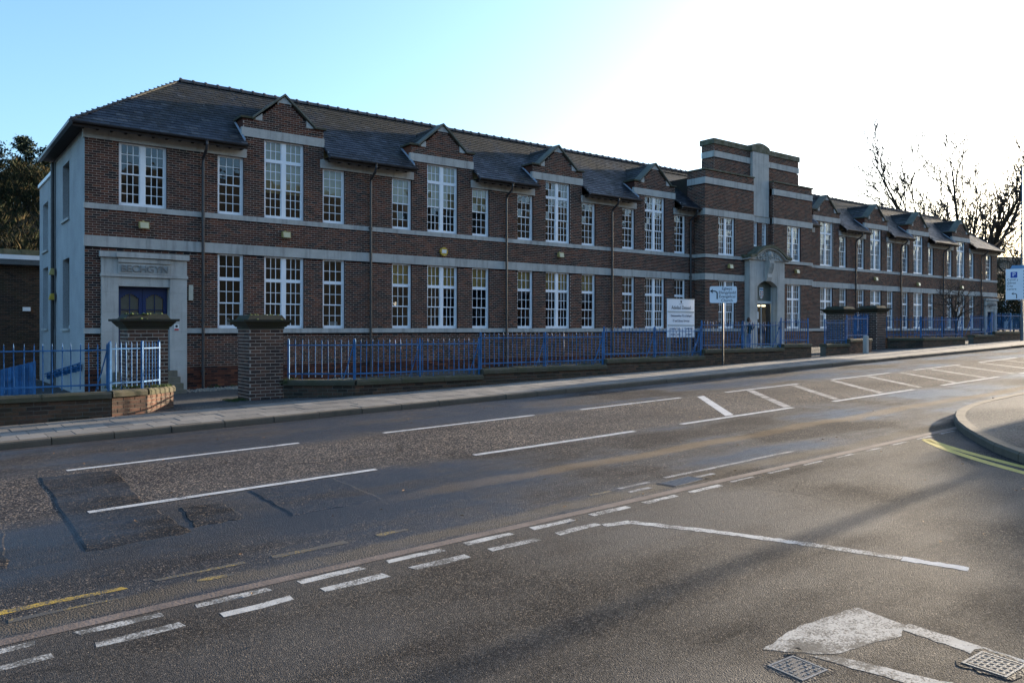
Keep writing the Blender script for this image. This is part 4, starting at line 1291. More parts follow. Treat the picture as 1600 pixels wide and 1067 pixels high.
for x0, x1 in ((OX0+.08, ec-.10), (ec-.04, OX1-.08)):
    m = MB(); m.quad((x0, gy+.04, 1.0), (x1, gy+.04, 1.0), (x1, gy+.04, 3.45), (x0, gy+.04, 3.45)); m.build('glass_door', M['glass'], school)
    for hx in (x0+.12, x1-.12):
        m = MB(); m.tube([(hx, gy-.03, 1.95), (hx, gy-.03, 2.35)], .02, 6); m.build('door_handle', M['steel'], school)
for x, z, w, h in ((38.55, 2.45, .16, .3), (38.75, 2.55, .18, .42), (38.45, 1.75, .14, .5), (39.1, 1.35, .14, .2), (38.85, 2.05, .12, .3)):
    m = MB(); m.box(x, x+w, gy+.022, gy+.03, z, z+h); m.build('notice', M['paper'], school)
for x in (38.4, 39.5):
    m = MB(); m.box(x, x+.55, gy+.35, gy+.5, 3.30, 3.38)
    t = NT('lit_tube'); em = t.n('ShaderNodeEmission'); em.inputs[0].default_value = (1, .82, .5, 1); em.inputs[1].default_value = 1.2 if x > 39 else .35; t.l(em.outputs[0], t.out.inputs[0])
    m.build('ceiling_light', t.m, school)

# ---- wall lamps and boxes fixed to the walls
def wall_lamp(x, y, z, label):
    e = empty('wall_lamp', (x, y, z), label, 'lamp', 'floodlights on the school wall')
    m = MB(); m.prism([(y-.20, z-.10), (y-.16, z+.13), (y-.03, z+.13), (y-.03, z-.06)][::-1], 'x', x-.15, x+.15); m.build('housing', M['lamp'], e)
    m = MB(); m.prism([(y-.215, z-.085), (y-.178, z+.10), (y-.165, z+.10), (y-.195, z-.085)], 'x', x-.125, x+.125); m.build('lens', M['lens'], e)
    m = MB(); m.box(x-.03, x+.03, y-.04, y, z-.03, z+.18); m.build('bracket', M['lamp'], e)
wall_lamp(6.19, FY, 5.41, 'yellowish floodlight on the brick wall above the BECHGYN doorway')
wall_lamp(11.05, FY, 5.44, 'yellowish floodlight under the first gable next to the BECHGYN doorway')
wall_lamp(24.4, FY, 5.45, 'yellowish floodlight under the third gable from the BECHGYN doorway')
wall_lamp(36.15, PVY, 5.42, 'yellowish floodlight on the entrance pavilion, on the notice board side of its door')
wall_lamp(42.55, PVY, 5.42, 'yellowish floodlight on the entrance pavilion between its door and the far wing')
wall_lamp(53.2, FY, 5.42, 'yellowish floodlight under the second gable beyond the entrance pavilion')
wall_lamp(59.3, FY, 5.25, 'yellowish floodlight under the third gable beyond the entrance pavilion')
wall_lamp(66.4, FY, 5.25, 'yellowish floodlight under the last gable beyond the entrance pavilion')
e = empty('alarm_box', (17.93, FY, 5.25), 'round yellow burglar alarm box on the brick wall under the second gable', 'alarm')
m = MB(); m.tube([(17.93, FY-.001, 5.25), (17.93, FY-.10, 5.25)], .19, 8); m.build('housing', M['yellow'], e)
m = MB(); m.box(17.82, 18.04, FY-.108, FY-.101, 5.18, 5.33); m.build('badge', M['paper'], e)
m = MB(); m.box(7.62, 7.76, FY-.10, FY-.001, 2.98, 3.50); m.build('bulkhead_box', M['cream'], None, 'cream upright wall box between the BECHGYN doorway and the downpipe', 'box')
e = empty('warning_sign', (7.22, FY-.13, 2.05), 'small white and red warning sign on the stone jamb of the BECHGYN doorway', 'sign')
m = MB(); m.box(7.13, 7.29, FY-.128, FY-.1205, 1.94, 2.16); m.build('plate', M['paper'], e)
m = MB(); m.box(7.14, 7.28, FY-.132, FY-.1285, 1.95, 2.01); m.build('red_band', M['red'], e)
m = MB(); m.tube([(7.21, FY-.129, 2.09), (7.21, FY-.133, 2.09)], .045, 8); m.build('symbol', M['black'], e)
for z, mt, lb, nm in ((4.15, M['lamp'], 'square yellowish lamp on the pale side wall beside its black downpipe', 'wall_lamp'), (3.2, M['yellow'], 'small yellow bell box on the pale side wall beside its black downpipe', 'bell_box')):
    m = MB(); m.prism([(XL-.24, z-.1), (XL-.02, z-.1), (XL-.02, z+.14), (XL-.18, z+.14)], 'y', 34.35, 34.6); m.build(nm, mt, None, lb, 'lamp' if nm == 'wall_lamp' else 'alarm')

# ------------------------------------------------------------------ boundary walls, piers, railings
def vec2(a, b):
    d = Vector((b[0]-a[0], b[1]-a[1])); L = d.length; d.normalize(); return d, Vector((d.y, -d.x)), L
def boundary_wall(path, ztop, label, single, mat=M['brick_dark'], key='bw', thick=0.24, cop=True, ccol=M['coping']):
    """path of plan points, front (road) face first; coping at ztop"""
    e = empty('boundary_wall', (path[0][0], path[0][1], zp(path[0][0])), label, 'wall', 'low brick boundary walls along the pavement')
    J, B = MB(), MB()
    for i in range(len(path)-1):
        d, n, L = vec2(path[i], path[i+1])
        zlo = min(zp(path[i][0]), zp(path[i+1][0])) - 0.10
        zb = ztop - 0.13
        k = max(1, math.ceil((zb-zlo)/COURSE)); z0 = zb - k*COURSE
        brick_panel(path[i], (d.x, d.y), (n.x, n.y), z0, zb, lambda z: [(0, L)], [], e, mat, key, J, B, single if single else 0)
        B.obox(path[i], (d.x, d.y), (n.x, n.y), 0, L, -thick, -.002, zlo, zb)
        # end faces
        q = max(1, round(L/1.15))
        for c in range(q):
            m = MB(); a0, a1 = L*c/q+.004, L*(c+1)/q-.004
            if i > 0 and c == 0: a0 += .02
            o = R.uniform(-.006, .006)
            def pt(a, b, z): return (path[i][0]+d.x*a+n.x*b, path[i][1]+d.y*a+n.y*b, z)
            prof = [(.055, zb+.002), (.055, zb+.085+o), (.02, ztop+o), (-thick+.02, ztop+o), (-thick-.05, zb+.085+o), (-thick-.05, zb+.002)]
            A = [pt(a0, b, z) for b, z in prof]; C = [pt(a1, b, z) for b, z in prof]
            m.poly(A); m.poly(C[::-1])
            for s in range(6): m.quad(A[s], C[s], C[(s+1) % 6], A[(s+1) % 6])
            m.build('coping_stone', ccol, e)
    if J.v: J.build('bricks', mat, e, kind='stuff')
    B.build('mortar_bed', M['mortar_dark'], e)
    return e

bar_cache = {}
def railing(path, zbase, label, mat=M['blue'], sp=0.155, posts=True, back=0.12, stays=True, h=0.95, foot=0.0):
    e = empty('railing', (path[0][0], path[0][1], zbase), label, 'railing', 'blue railings on the boundary walls')
    if 'bar' not in bar_cache:
        b = MB(); w = 0.011
        b.tube([(0, 0, .05), (0, 0, .90), (0, 0, .955)], [w, w, .001], 6)
        bar_cache['bar'] = b.mesh('bar', mat)
        b = MB(); b.box(-.02, .02, -.02, .02, -.02, .93); b.prism([(-.02, .93), (.02, .93), (0, .97)], 'y', -.02, .02); bar_cache['post'] = b.mesh('post', mat)
    acc = 0.0
    for i in range(len(path)-1):
        d, n, L = vec2(path[i], path[i+1])
        P = (path[i][0]-n.x*back, path[i][1]-n.y*back)
        ang = math.atan2(d.y, d.x)
        for z0, z1 in ((.12, .15), (.80, .825)):
            m = MB(); m.obox(P, (d.x, d.y), (n.x, n.y), 0, L, -.018, .018, zbase+z0, zbase+z1); m.build('rail', mat, e)
        k = int(L/sp)
        off = (L-k*sp)/2
        for j in range(k+1):
            a = off+j*sp
            tl = (R.uniform(-.012, .012), R.uniform(-.012, .012), ang)
            inst('bar', bar_cache['bar'], (P[0]+d.x*a, P[1]+d.y*a, zbase+R.uniform(-.008, .008)), e, tl)
            if j % 4 == 2:
                m = MB(); m.box(P[0]+d.x*a-.009, P[0]+d.x*a+.009, P[1]+d.y*a-.009, P[1]+d.y*a+.009, zbase-.03, zbase+.12); m.build('foot', mat, e)
        if posts:
            npst = max(1, round(L/2.3))
            for j in range(npst+1):
                a = L*j/npst
                a = min(max(a, .03), L-.03)
                inst('post', bar_cache['post'], (P[0]+d.x*a, P[1]+d.y*a, zbase), e, (0, 0, ang))
                if stays and L > 2:
                    m = MB()
                    p0 = Vector((P[0]+d.x*(a-.03), P[1]+d.y*(a-.03), zbase+.78)); p1 = Vector((P[0]+d.x*(a-.20)-n.x*.20, P[1]+d.y*(a-.20)-n.y*.20, zbase-.03))
                    m.tube([p0, (p0+p1)/2 + Vector((0, 0, -.04)), p1], .014, 6); m.build('stay', mat, e)
    return e

LW = [(-7.5, 17.1), (3.16, 17.1)]
boundary_wall(LW, .78, 'low mossy brick wall with stone coping in front of the pale side wall', 150)
railing(LW, .78, 'blue spiked railing in front of the pale rendered side wall')
RW = [(3.17, 17.10), (3.85, 17.30), (4.52, 17.92)]
boundary_wall(RW, .80, 'short curved brick wall, warm lit and mossy, beside the gate pier near the BECHGYN doorway', 60, M['brick_pier'], 'rw')
railing([(3.17, 17.10), (3.85, 17.30), (4.30, 17.72)], .80, 'short blue railing on the curved wall in front of the gate pier', sp=.105, stays=False)
S1 = [(7.0, 18.02), (8.35, 17.02), (12.0, WALL_Y)]
boundary_wall(S1, .81, 'low dark brick wall running from the gate pier, lowest step of the stepped row', 120)
railing([(7.05, 18.0), (8.35, 17.02), (12.0, WALL_Y)], .81, 'blue railing starting at the gate pier by the BECHGYN doorway')
S = [(12.0, 16.5, .95, 'low mossy brick wall, second level of the stepped row'), (16.5, 21.0, 1.11, 'low mossy brick wall in front of the notice board'),
     (21.0, 25.5, 1.32, 'low brick wall behind the church direction sign'), (25.5, 27.3, 1.44, 'short brick wall ending at the gap in front of the main entrance')]
RL = ['blue railing on the second level of the stepped wall', 'blue railing in front of the white notice board', 'blue railing in front of the standing person and the main entrance', 'short blue railing ending at the gap by the main entrance']
for (a, b2, z, lb), rl in zip(S, RL):
    boundary_wall([(a, WALL_Y), (b2, WALL_Y)], z, lb, 80 if a < 13 else 0)
    railing([(a, WALL_Y), (b2, WALL_Y)], z, rl)
boundary_wall([(28.3, WALL_Y), (30.0, WALL_Y)], 1.42, 'short low brick wall across the gap from the main entrance railing', 0)
boundary_wall([(30.0, WALL_Y), (31.9, WALL_Y+.1)], 1.60, 'short brick wall beside the pale concrete post', 0, M['brick_pier'], 'rw')
railing([(28.4, WALL_Y), (30.0, WALL_Y)], 1.42, 'short blue railing in front of the gate pier beyond the main entrance', sp=.12)
railing([(30.0, WALL_Y), (31.8, WALL_Y+.1)], 1.60, 'short blue railing behind the pale concrete post', sp=.12)
R2 = [(34.95, 18.0), (36.2, 17.02), (40.4, WALL_Y)]
boundary_wall(R2, 1.60, 'low brick wall running from the far gate pier to the small bare tree', 0)
railing(R2, 1.60, 'blue railing between the far gate pier and the small bare tree')
boundary_wall([(41.3, WALL_Y), (43.7, WALL_Y)], 1.71, 'short low wall just beyond the small bare tree', 0)
railing([(41.3, WALL_Y), (43.7, WALL_Y)], 1.71, 'short blue railing just beyond the small bare tree')
boundary_wall([(43.7, WALL_Y), (70, WALL_Y)], 1.86, 'long low wall with coping behind the parking sign post', 0)
railing([(43.7, WALL_Y), (60, WALL_Y)], 1.86, 'blue railing behind the parking sign post')

def pier(x0, y0, zt, zb, label, single):
    w = 0.79
    e = empty('gate_pier', (x0+w/2, y0+w/2, zb), label, 'pier', 'brick gate piers with stone caps')
    J, B = MB(), MB()
    k = math.ceil((zt-zb+.1)/COURSE); z0 = zt-k*COURSE
    for P, d, n, ph in (((x0, y0), (1, 0), (0, -1), .03), ((x0, y0+w), (0, -1), (-1, 0), .10), ((x0+w, y0), (0, 1), (1, 0), .1), ((x0+w, y0+w), (-1, 0), (0, 1), .05)):
        vis = n in ((0, -1), (-1, 0))
        brick_panel(P, d, n, z0, zt, lambda z: [(0, w)], [], e, M['brick_pier'], 'rw', J, B, 150 if (single and vis) else 0, phase=ph)
    J.build('bricks', M['brick_pier'], e, kind='stuff'); B.box(x0+.002, x0+w-.002, y0+.002, y0+w-.002, z0, zt); B.build('mortar_bed', M['mortar'], e)
    def ring(o, a, b2):
        return [(x0-o, y0-o, a), (x0+w+o, y0-o, a), (x0+w+o, y0+w+o, a), (x0-o, y0+w+o, a)]
    for o0, o1, a, b2, nm in ((.02, .03, zt, zt+.05, 'cap_neck'), (.05, .15, zt+.05, zt+.17, 'cap_moulding'), (.19, .20, zt+.17, zt+.22, 'cap_slab'), (.05, -.02, zt+.22, zt+.33, 'cap_top')):
        m = MB(); m.hexa(ring(o0, a+.001, 0) + ring(o1, b2, 0)); m.build(nm, M['cap'], e)
    # moss cushions on the cap
    ms = MB()
    for i in range(26):
        x, y = x0+R.uniform(-.1, w+.1), y0+R.uniform(-.12, w*.6)
        zz = zt+.22 if (x < x0 or x > x0+w or y < y0-.03) else zt+.325
        rr = R.uniform(.02, .05); ms.tube([(x, y, zz-.01), (x, y, zz+rr*.3), (x, y, zz+rr*.55)], [rr, rr*.8, rr*.2], 6)
    ms.build('moss', M['grass'], e, kind='stuff')
pier(3.65, 18.05, 2.0, zyard(4, 18.1), 'brick gate pier with moulded stone cap in front of the BECHGYN doorway', True)
pier(6.21, 18.05, 2.0, zyard(6.6, 18.1), 'brick gate pier with moulded stone cap at the start of the long railing', True)
pier(31.4, 18.05, 2.62, zp(31.8)-.05, 'far brick gate pier beside the gap at the main entrance', False)
pier(34.1, 18.05, 2.70, zp(34.5)-.05, 'far brick gate pier next to the small bare tree side', False)
# sheeted blue gate between the far piers
e = empty('gate', (33.1, 18.4, zp(33)), 'blue metal gate with solid sheet panel between the far gate piers', 'gate')
for i in range(14):
    m = MB(); x = 32.22+i*.143; m.tube([(x, 18.4, zp(33)+.08), (x, 18.4, zp(33)+1.62)], .012, 6); m.build('bar', M['blue'], e)
for z in (.15, 1.40):
    m = MB(); m.box(32.2, 34.1, 18.38, 18.42, zp(33)+z, zp(33)+z+.035); m.build('rail', M['blue'], e)
m = MB(); m.box(32.3, 33.2, 18.45, 18.46, zp(33)+.18, zp(33)+1.52); m.build('sheet_panel', M['blue'], e)
m = MB(); m.box(30.82, 30.98, 16.72, 16.88, zp(30.9)-.02, zp(30.9)+.68); m.prism([(30.82, zp(30.9)+.68), (30.98, zp(30.9)+.68), (30.90, zp(30.9)+.72)], 'y', 16.72, 16.88)
m.build('concrete_post', M['stone'], None, 'short pale concrete post standing on the pavement by the wall', 'post')

# blue ramp screen and handrail on the left
e = empty('ramp_screen', (2.5, 22.0, zyard(2.5, 22)), 'solid blue corrugated metal screen of a ramp beside the pale side wall', 'screen')
pa, pb = Vector((0.95, 24.3)), Vector((2.65, 24.0))
for i in range(22):
    t0, t1 = i/22, (i+1)/22
    p, q = pa.lerp(pb, t0), pa.lerp(pb, t1)
    h0 = 0.70+0.46*t0; o = .03*(i % 2)
    m = MB(); m.hexa([(p.x, p.y+o, -.3), (q.x-.004, q.y+o, -.3), (q.x-.004, q.y+o+.02, -.3), (p.x, p.y+o+.02, -.3), (p.x, p.y+o, h0), (q.x-.004, q.y+o, h0+.03), (q.x-.004, q.y+o+.02, h0+.03), (p.x, p.y+o+.02, h0)])
    m.build('sheet', M['blue'], e)
m = MB(); m.tube([(-3, 24.3, .70), (.95, 24.3, .70)], .025, 6); m.tube([(-3, 24.3, .35), (.95, 24.3, .35)], .025, 6); m.build('rail', M['blue'], e)
e = empty('handrail', (XL, 30, .4), 'blue handrail with brackets along the pale side wall', 'handrail')
m = MB(); m.tube([(XL-.12, 28.5, .90), (XL-.12, 36.5, .20)], .028, 8); m.build('rail', M['blue'], e)
m = MB(); m.tube([(XL-.12, 28.5, .80), (XL-.12, 36.5, .10)], .02, 8); m.build('rail', M['blue'], e)
for i in range(8):
    y = 28.8+i*1.0; z = .90-(y-28.5)*.0875
    m = MB(); m.box(XL-.14, XL, y, y+.05, z-.24, z-.03); m.build('bracket', M['blue'], e)

# ------------------------------------------------------------------ signs
def text_on(parent, s, size, x, z, y, mat, rot=(rad(90), 0, 0), sx=1.0, align='CENTER'):
    me = text_mesh(s, size, 0.001, mat, align)
    o = bpy.data.objects.new('lettering', me); COL.objects.link(o); o.parent = parent
    o.location = (x, y, z); o.rotation_euler = rot; o.scale = (sx, 1, 1)
    return o
def local(parent, nm, mb, mat):
    o = bpy.data.objects.new(nm, mb.mesh(nm, mat)); COL.objects.link(o); o.parent = parent; return o
# notice board (stands behind the railing, parallel to the facade)
e = empty('notice_board', (20.64, 17.7, zyard(20.6, 17.7)), 'white three-panel notice board reading Adeilad Deiniol on two posts', 'sign')
bz = 1.72 - e.location.z
for x in (-.52, .50):
    m = MB(); m.box(x-.045, x+.045, 0, .07, -.1, bz+1.22); local(e, 'post', m, M['steel'])
m = MB(); m.box(-.68, .68, -.03, -.002, bz, bz+1.27); local(e, 'board', m, M['sign'])
for z in (.405, .855):
    m = MB(); m.box(-.68, .68, -.042, -.031, bz+z-.02, bz+z+.02); local(e, 'divider', m, M['signgrey'])
m = MB(); m.box(-.69, .69, -.036, .0, bz+1.271, bz+1.295); local(e, 'trim', m, M['signgrey'])
text_on(e, 'Adeilad Deiniol', .17, 0, bz+.99, -.034, M['black'], sx=.92)
text_on(e, 'Gwasanaethau TG a Llyfrgell', .105, 0, bz+.72, -.034, M['navy'], sx=.86)
text_on(e, 'IT and Library Services', .105, 0, bz+.55, -.034, M['navy'], sx=.86)
text_on(e, 'Canolfan Hanes', .095, -.28, bz+.28, -.034, M['navy'], sx=.85)
text_on(e, 'Access Centre', .095, -.28, bz+.10, -.034, M['navy'], sx=.85)
text_on(e, 'Canolfan Brawf', .095, .38, bz+.29, -.034, M['navy'], sx=.72)
text_on(e, 'Test Centre', .095, .38, bz+.10, -.034, M['navy'], sx=.72)
m = MB(); m.prism([(-.035, bz+1.23), (.035, bz+1.23), (.03, bz+1.16), (0, bz+1.14), (-.03, bz+1.16)], 'y', -.035, -.031); local(e, 'emblem', m, M['black'])
m = MB(); m.box(-.10, .10, -.035, -.031, bz+1.105, bz+1.115); local(e, 'emblem_line', m, M['navy'])

def arrow(parent, cx, cz, s, y, mat):
    m = MB()
    pts = []
    for a in np.linspace(0, math.pi/2, 7): pts.append((cx+.30*s-.30*s+.0, 0))
    # stem up, then quarter turn to the left, then head
    th = .05*s
    outer = [(cx+.22*s+th, cz-.42*s)] + [(cx-.02*s+(.24*s+th)*math.cos(a), cz+.02*s+(.24*s+th)*math.sin(a)*.8) for a in np.linspace(0, math.pi/2, 7)]
    inner = [(cx-.02*s+(.24*s-th)*math.cos(a), cz+.02*s+(.24*s-th*1.2)*math.sin(a)*.8) for a in np.linspace(math.pi/2, 0, 7)] + [(cx+.22*s-th, cz-.42*s)]
    P = outer + [(cx-.16*s, outer[-1][1]), (cx-.16*s, inner[0][1])] + inner
    for i in range(len(P)//2-1):
        a, b2, c, d = P[i], P[i+1], P[len(P)-2-i], P[len(P)-1-i]
        m.quad((a[0], y, a[1]), (d[0], y, d[1]), (c[0], y, c[1]), (b2[0], y, b2[1]))
    zc = (outer[-1][1]+inner[0][1])/2
    m.poly([(cx-.36*s, y, zc), (cx-.10*s, y, zc-.18*s), (cx-.17*s, y, zc), (cx-.10*s, y, zc+.18*s)])
    local(parent, 'arrow', m, mat)

# church direction sign on its own post in the pavement
e = empty('direction_sign', (21.75, 16.80, zp(21.75)-.02), 'white church direction sign with bent arrow on a grey post', 'sign')
e.rotation_euler = (0, 0, rad(-38))
H0 = 2.86 - e.location.z
m = MB(); m.tube([(0, .05, -.05), (0, .05, H0+.56)], .032, 10); local(e, 'post', m, M['iron'])
m = MB()
w, h, rc = .455, .28, .06
pp = []
for qx, qz, a0 in ((w-rc, h-rc, 0), (-w+rc, h-rc, 90), (-w+rc, -h+rc, 180), (w-rc, -h+rc, 270)):
    for a in range(0, 91, 30): pp.append((qx+rc*math.cos(rad(a0+a)), H0+.29+qz+rc*math.sin(rad(a0+a))))
m.prism(pp, 'y', -.006, .004); local(e, 'plate', m, M['sign'])
for i, (s_, wx) in enumerate((('Eglwys', .12), ('Efengylaidd', .13), ('Evangelical', .13), ('Church', .12))):
    text_on(e, s_, .135, wx, H0+.49-.132*i, -.009, M['black'], sx=.95)
arrow(e, -.30, H0+.32, .42, -.009, M['black'])

# parking sign across the pavement, on a lamp column
e = empty('parking_sign', (45.3, 16.35, zp(45.3)-.02), 'large white parking direction sign with a blue P on a tall grey column', 'sign')
e.rotation_euler = (0, 0, rad(-82))
zb = 3.50 - e.location.z
m = MB(); m.tube([(0.0, .12, -.05), (0, .12, 1.2), (0, .12, 1.22), (0, .12, 10.3-e.location.z)], [.085, .085, .06, .04], 10); local(e, 'column', m, M['steel'])
m = MB(); m.box(-.70, .90, -.01, .01, zb, zb+1.58); local(e, 'plate', m, M['sign'])
m = MB(); m.prism([(-.50, zb+1.585), (.78, zb+1.585), (.86, zb+1.72), (-.40, zb+1.76)], 'y', -.02, .02); local(e, 'top_panel', m, M['signcyan'])
m = MB(); m.box(-.48, -.18, -.016, -.011, zb+1.12, zb+1.42); local(e, 'parking_panel', m, M['signblue'])
text_on(e, 'P', .30, -.33, zb+1.27, -.018, M['sign'])
for i, s_ in enumerate(('Canol y', 'ddinas', 'City', 'centre')): text_on(e, s_, .16, -.64, zb+1.02-.16*i, -.014, M['black'], align='LEFT')
for i in range(9):
    m = MB(); m.box(.10, .125, -.014, -.011, zb+.08+.165*i, zb+.18+.165*i); local(e, 'divider_dash', m, M['navy'])
for i, s_ in enumerate(('Canolfan', 'hamdden')): text_on(e, s_, .14, .18, zb+1.34-.17*i, -.014, M['black'], align='LEFT')
for z in (.50, .86):
    m = MB(); m.box(.19, .85, -.014, -.011, zb+z, zb+z+.16); local(e, 'brown_patch', m, M['signbrown'])
arrow(e, -.30, zb+.22, .40, -.014, M['black'])

# ------------------------------------------------------------------ the person by the main door
def person(loc, face):
    """adult standing, both hands raised to the face with a phone; one skinned mesh"""
    V = []; E_ = []; Rr = []
    def v(p, r, par=None):
        V.append(p); Rr.append(r)
        if par is not None: E_.append((par, len(V)-1))
        return len(V)-1
    pel = v((0, 0, .95), (.155, .12)); sp1 = v((0, -.01, 1.12), (.145, .11), pel); ch_ = v((0, .0, 1.33), (.18, .125), sp1); nk = v((0, -.02, 1.49), (.07, .065), ch_)
    hd0 = v((0, -.035, 1.575), (.072, .085), nk); hd1 = v((0, -.045, 1.66), (.085, .105), hd0); hd2 = v((0, -.035, 1.74), (.06, .07), hd1)
    for s in (-1, 1):
        hp = v((s*.10, 0, .88), (.095, .10), pel); kn = v((s*.115, -.03, .50), (.065, .07), hp); an = v((s*.12, .02, .10), (.045, .05), kn)
        hl = v((s*.12, .0, .045), (.04, .045), an); v((s*.14, -.17, .035), (.04, .03), hl)
        sh = v((s*.19, .0, 1.40), (.075, .075), ch_)
        el = v((s*.26, -.10, 1.13), (.05, .05), sh); wr = v((s*.11, -.26, 1.33), (.034, .034), el)
        pa_ = v((s*.075, -.25, 1.40), (.036, .022), wr)
        for k, (dx, ln) in enumerate(((-.028, .06), (-.01, .07), (.01, .066), (.026, .05))):
            f1 = v((s*(.07)+dx*.8, -.245, 1.445), (.011, .011), pa_); v((s*.06+dx, -.215, 1.445+ln*.7), (.009, .009), f1)
        v((s*.045, -.285, 1.43), (.011, .011), pa_)
    me = bpy.data.meshes.new('person'); me.from_pydata(V, E_, []); o = bpy.data.objects.new('person_tmp', me); COL.objects.link(o)
    sk = o.modifiers.new('skin', 'SKIN'); o.modifiers.new('sub', 'SUBSURF').levels = 2
    for i, q in enumerate(me.skin_vertices[0].data):
        q.radius = Rr[i]; q.use_root = (i == 0)
    bpy.context.view_layer.update()
    dg = bpy.context.evaluated_depsgraph_get()
    bm2 = bpy.data.meshes.new_from_object(o.evaluated_get(dg)); bpy.data.objects.remove(o)
    mats = [simple('dark_green_jacket', (.012, .035, .04), .8, .3, 8), simple('pale_jeans', (.16, .22, .34), .85, .25, 9), simple('skin', (.42, .26, .19), .6, .1), simple('shoes', (.30, .30, .32), .6, .2), simple('hair', (.07, .04, .025), .7, .3)]
    for q in mats: bm2.materials.append(q)
    for p in bm2.polygons:
        c = p.center; p.use_smooth = True
        if c.z < .10: p.material_index = 3
        elif c.z < .93: p.material_index = 1
        elif c.z > 1.50 or (c.y < -.21 and c.z > 1.345): p.material_index = 2
        else: p.material_index = 0
    b = bpy.data.objects.new('person', bm2); COL.objects.link(b)
    b.location = loc; b.rotation_euler = (0, 0, face)
    tag(b, 'person in dark green jacket and pale jeans standing by the main door, hands at face', 'person')
    def part(nm, mb, mt):
        q = bpy.data.objects.new(nm, mb.mesh(nm, mt)); COL.objects.link(q); q.parent = b
    h = MB(); h.smooth = True
    for i in range(5): pass
    h.tube([(0, .015, 1.60), (0, .03, 1.66), (0, .01, 1.74), (0, -.03, 1.785), (0, -.06, 1.79)], [.07, .092, .098, .075, .02], 10); part('hair', h, mats[4])
    n_ = MB(); n_.tube([(0, -.135, 1.675), (0, -.165, 1.64), (0, -.14, 1.632)], [.008, .016, .010], 6); part('nose', n_, mats[2])
    for s in (-1, 1):
        q = MB(); q.tube([(s*.033, -.128, 1.675), (s*.033, -.142, 1.675)], [.011, .006], 6); part('eye', q, M['black'])
        q = MB(); q.tube([(s*.082, -.04, 1.63), (s*.096, -.035, 1.66), (s*.088, -.03, 1.69)], [.012, .018, .012], 6); part('ear', q, mats[2])
    q = MB(); q.box(-.022, .022, -.145, -.132, 1.592, 1.60); part('mouth', q, simple('lips', (.30, .12, .10), .6, .1))
    q = MB(); q.box(-.035, .035, -.235, -.225, 1.43, 1.56); part('phone', q, M['black'])
    c_ = MB(); c_.smooth = True; c_.tube([(0, -.02, 1.455), (0, -.022, 1.50)], [.10, .085], 10, False); part('collar', c_, M['paper'])
person((36.85, 26.75, zyard(36.85, 26.75)), rad(62))

# ------------------------------------------------------------------ trees
def grow(tr, cr, p, d, L, r, lvl, rng, spec):
    """recursive limb; thick limbs go to tr, twigs to cr"""
    nseg = spec['seg'][lvl]
    pts = [p.copy()]; rs = [r]
    q = p.copy(); dd = d.copy()
    r_end = r*spec['taper'][lvl]
    for i in range(nseg):
        w = spec['wob'][lvl]
        dd = (dd + Vector((rng.gauss(0, w), rng.gauss(0, w), rng.gauss(0, w)+spec['up'][lvl]))).normalized()
        q = q + dd*(L/nseg); pts.append(q.copy()); rs.append(r+(r_end-r)*(i+1)/nseg)
    sides = (8, 6, 5, 3, 3, 3)[lvl]
    (tr if lvl < 2 else cr).tube(pts, rs, sides, False)
    if lvl >= spec['max']: return
    n = spec['kids'][lvl]
    for k in range(n):
        t = spec['t0'][lvl] + (1-spec['t0'][lvl])*(k+rng.random()*.8)/n
        t = min(t, 1.0)
        f = t*nseg; i = min(int(f), nseg-1); u_ = f-i
        base = pts[i].lerp(pts[i+1], u_)
        dloc = (pts[i+1]-pts[i]).normalized()
        ref = dloc.cross(Vector((.31, .17, .93)) if abs(dloc.z) < .9 else Vector((1, 0, 0))).normalized()
        ax = (Matrix.Rotation(k*2.3999+rng.uniform(-.4, .4)+spec.get('az', 0), 3, dloc) @ ref).normalized()
        ang = rng.gauss(spec['ang'][lvl], .14)
        if lvl == 0: ang = spec['fork'][k % len(spec['fork'])]
        nd = (Matrix.Rotation(ang, 3, ax) @ dloc).normalized()
        if nd.z < -.1: nd.z *= -.3; nd.normalize()
        rr = (rs[i]+(rs[i+1]-rs[i])*u_)
        grow(tr, cr, base, nd, L*spec['len'][lvl]*rng.uniform(.75, 1.15)*(1.12-.45*t if lvl > 0 else 1), max(rr*spec['rad'][lvl], spec['rmin']), lvl+1, rng, spec)

def bare_tree(loc, H, r, seed, spec, label, lean=(0, 0), group=None):
    rng = random.Random(seed)
    e = empty('bare_tree', loc, label, 'tree', group)
    tr, cr = MB(), MB()
    grow(tr, cr, Vector((loc[0], loc[1], loc[2]-.1)), Vector((lean[0], lean[1], 1)).normalized(), H, r, 0, rng, spec)
    tr.build('trunk', M['bark'], e); cr.build('crown', M['twig'], e, kind='stuff')
    return e
BIG = dict(max=5, seg=[4, 10, 8, 6, 5, 3], taper=[.8, .20, .25, .4, .6, .6], wob=[.03, .04, .04, .045, .05, .06], up=[0, .03, .03, .03, .03, .03], fork=[.15, .72, .42, .92, .28, .85, .58, .98],
           kids=[8, 9, 5, 4, 2], t0=[.60, .15, .12, .12, .15], ang=[.6, .46, .45, .45, .42], len=[2.85, .46, .52, .55, .55], rad=[.62, .56, .62, .8, .9], rmin=.050)
bare_tree((100.0, 42, 0.5), 6.0, .62, 5, BIG, 'tall bare winter tree standing behind the slate roof of the school')
MED = dict(BIG, kids=[6, 7, 5, 4, 2], rmin=.045, az=1.1)
bare_tree((140, 47, 1.5), 5.0, .45, 9, MED, 'bare winter tree beyond the end of the school, behind the parking sign')
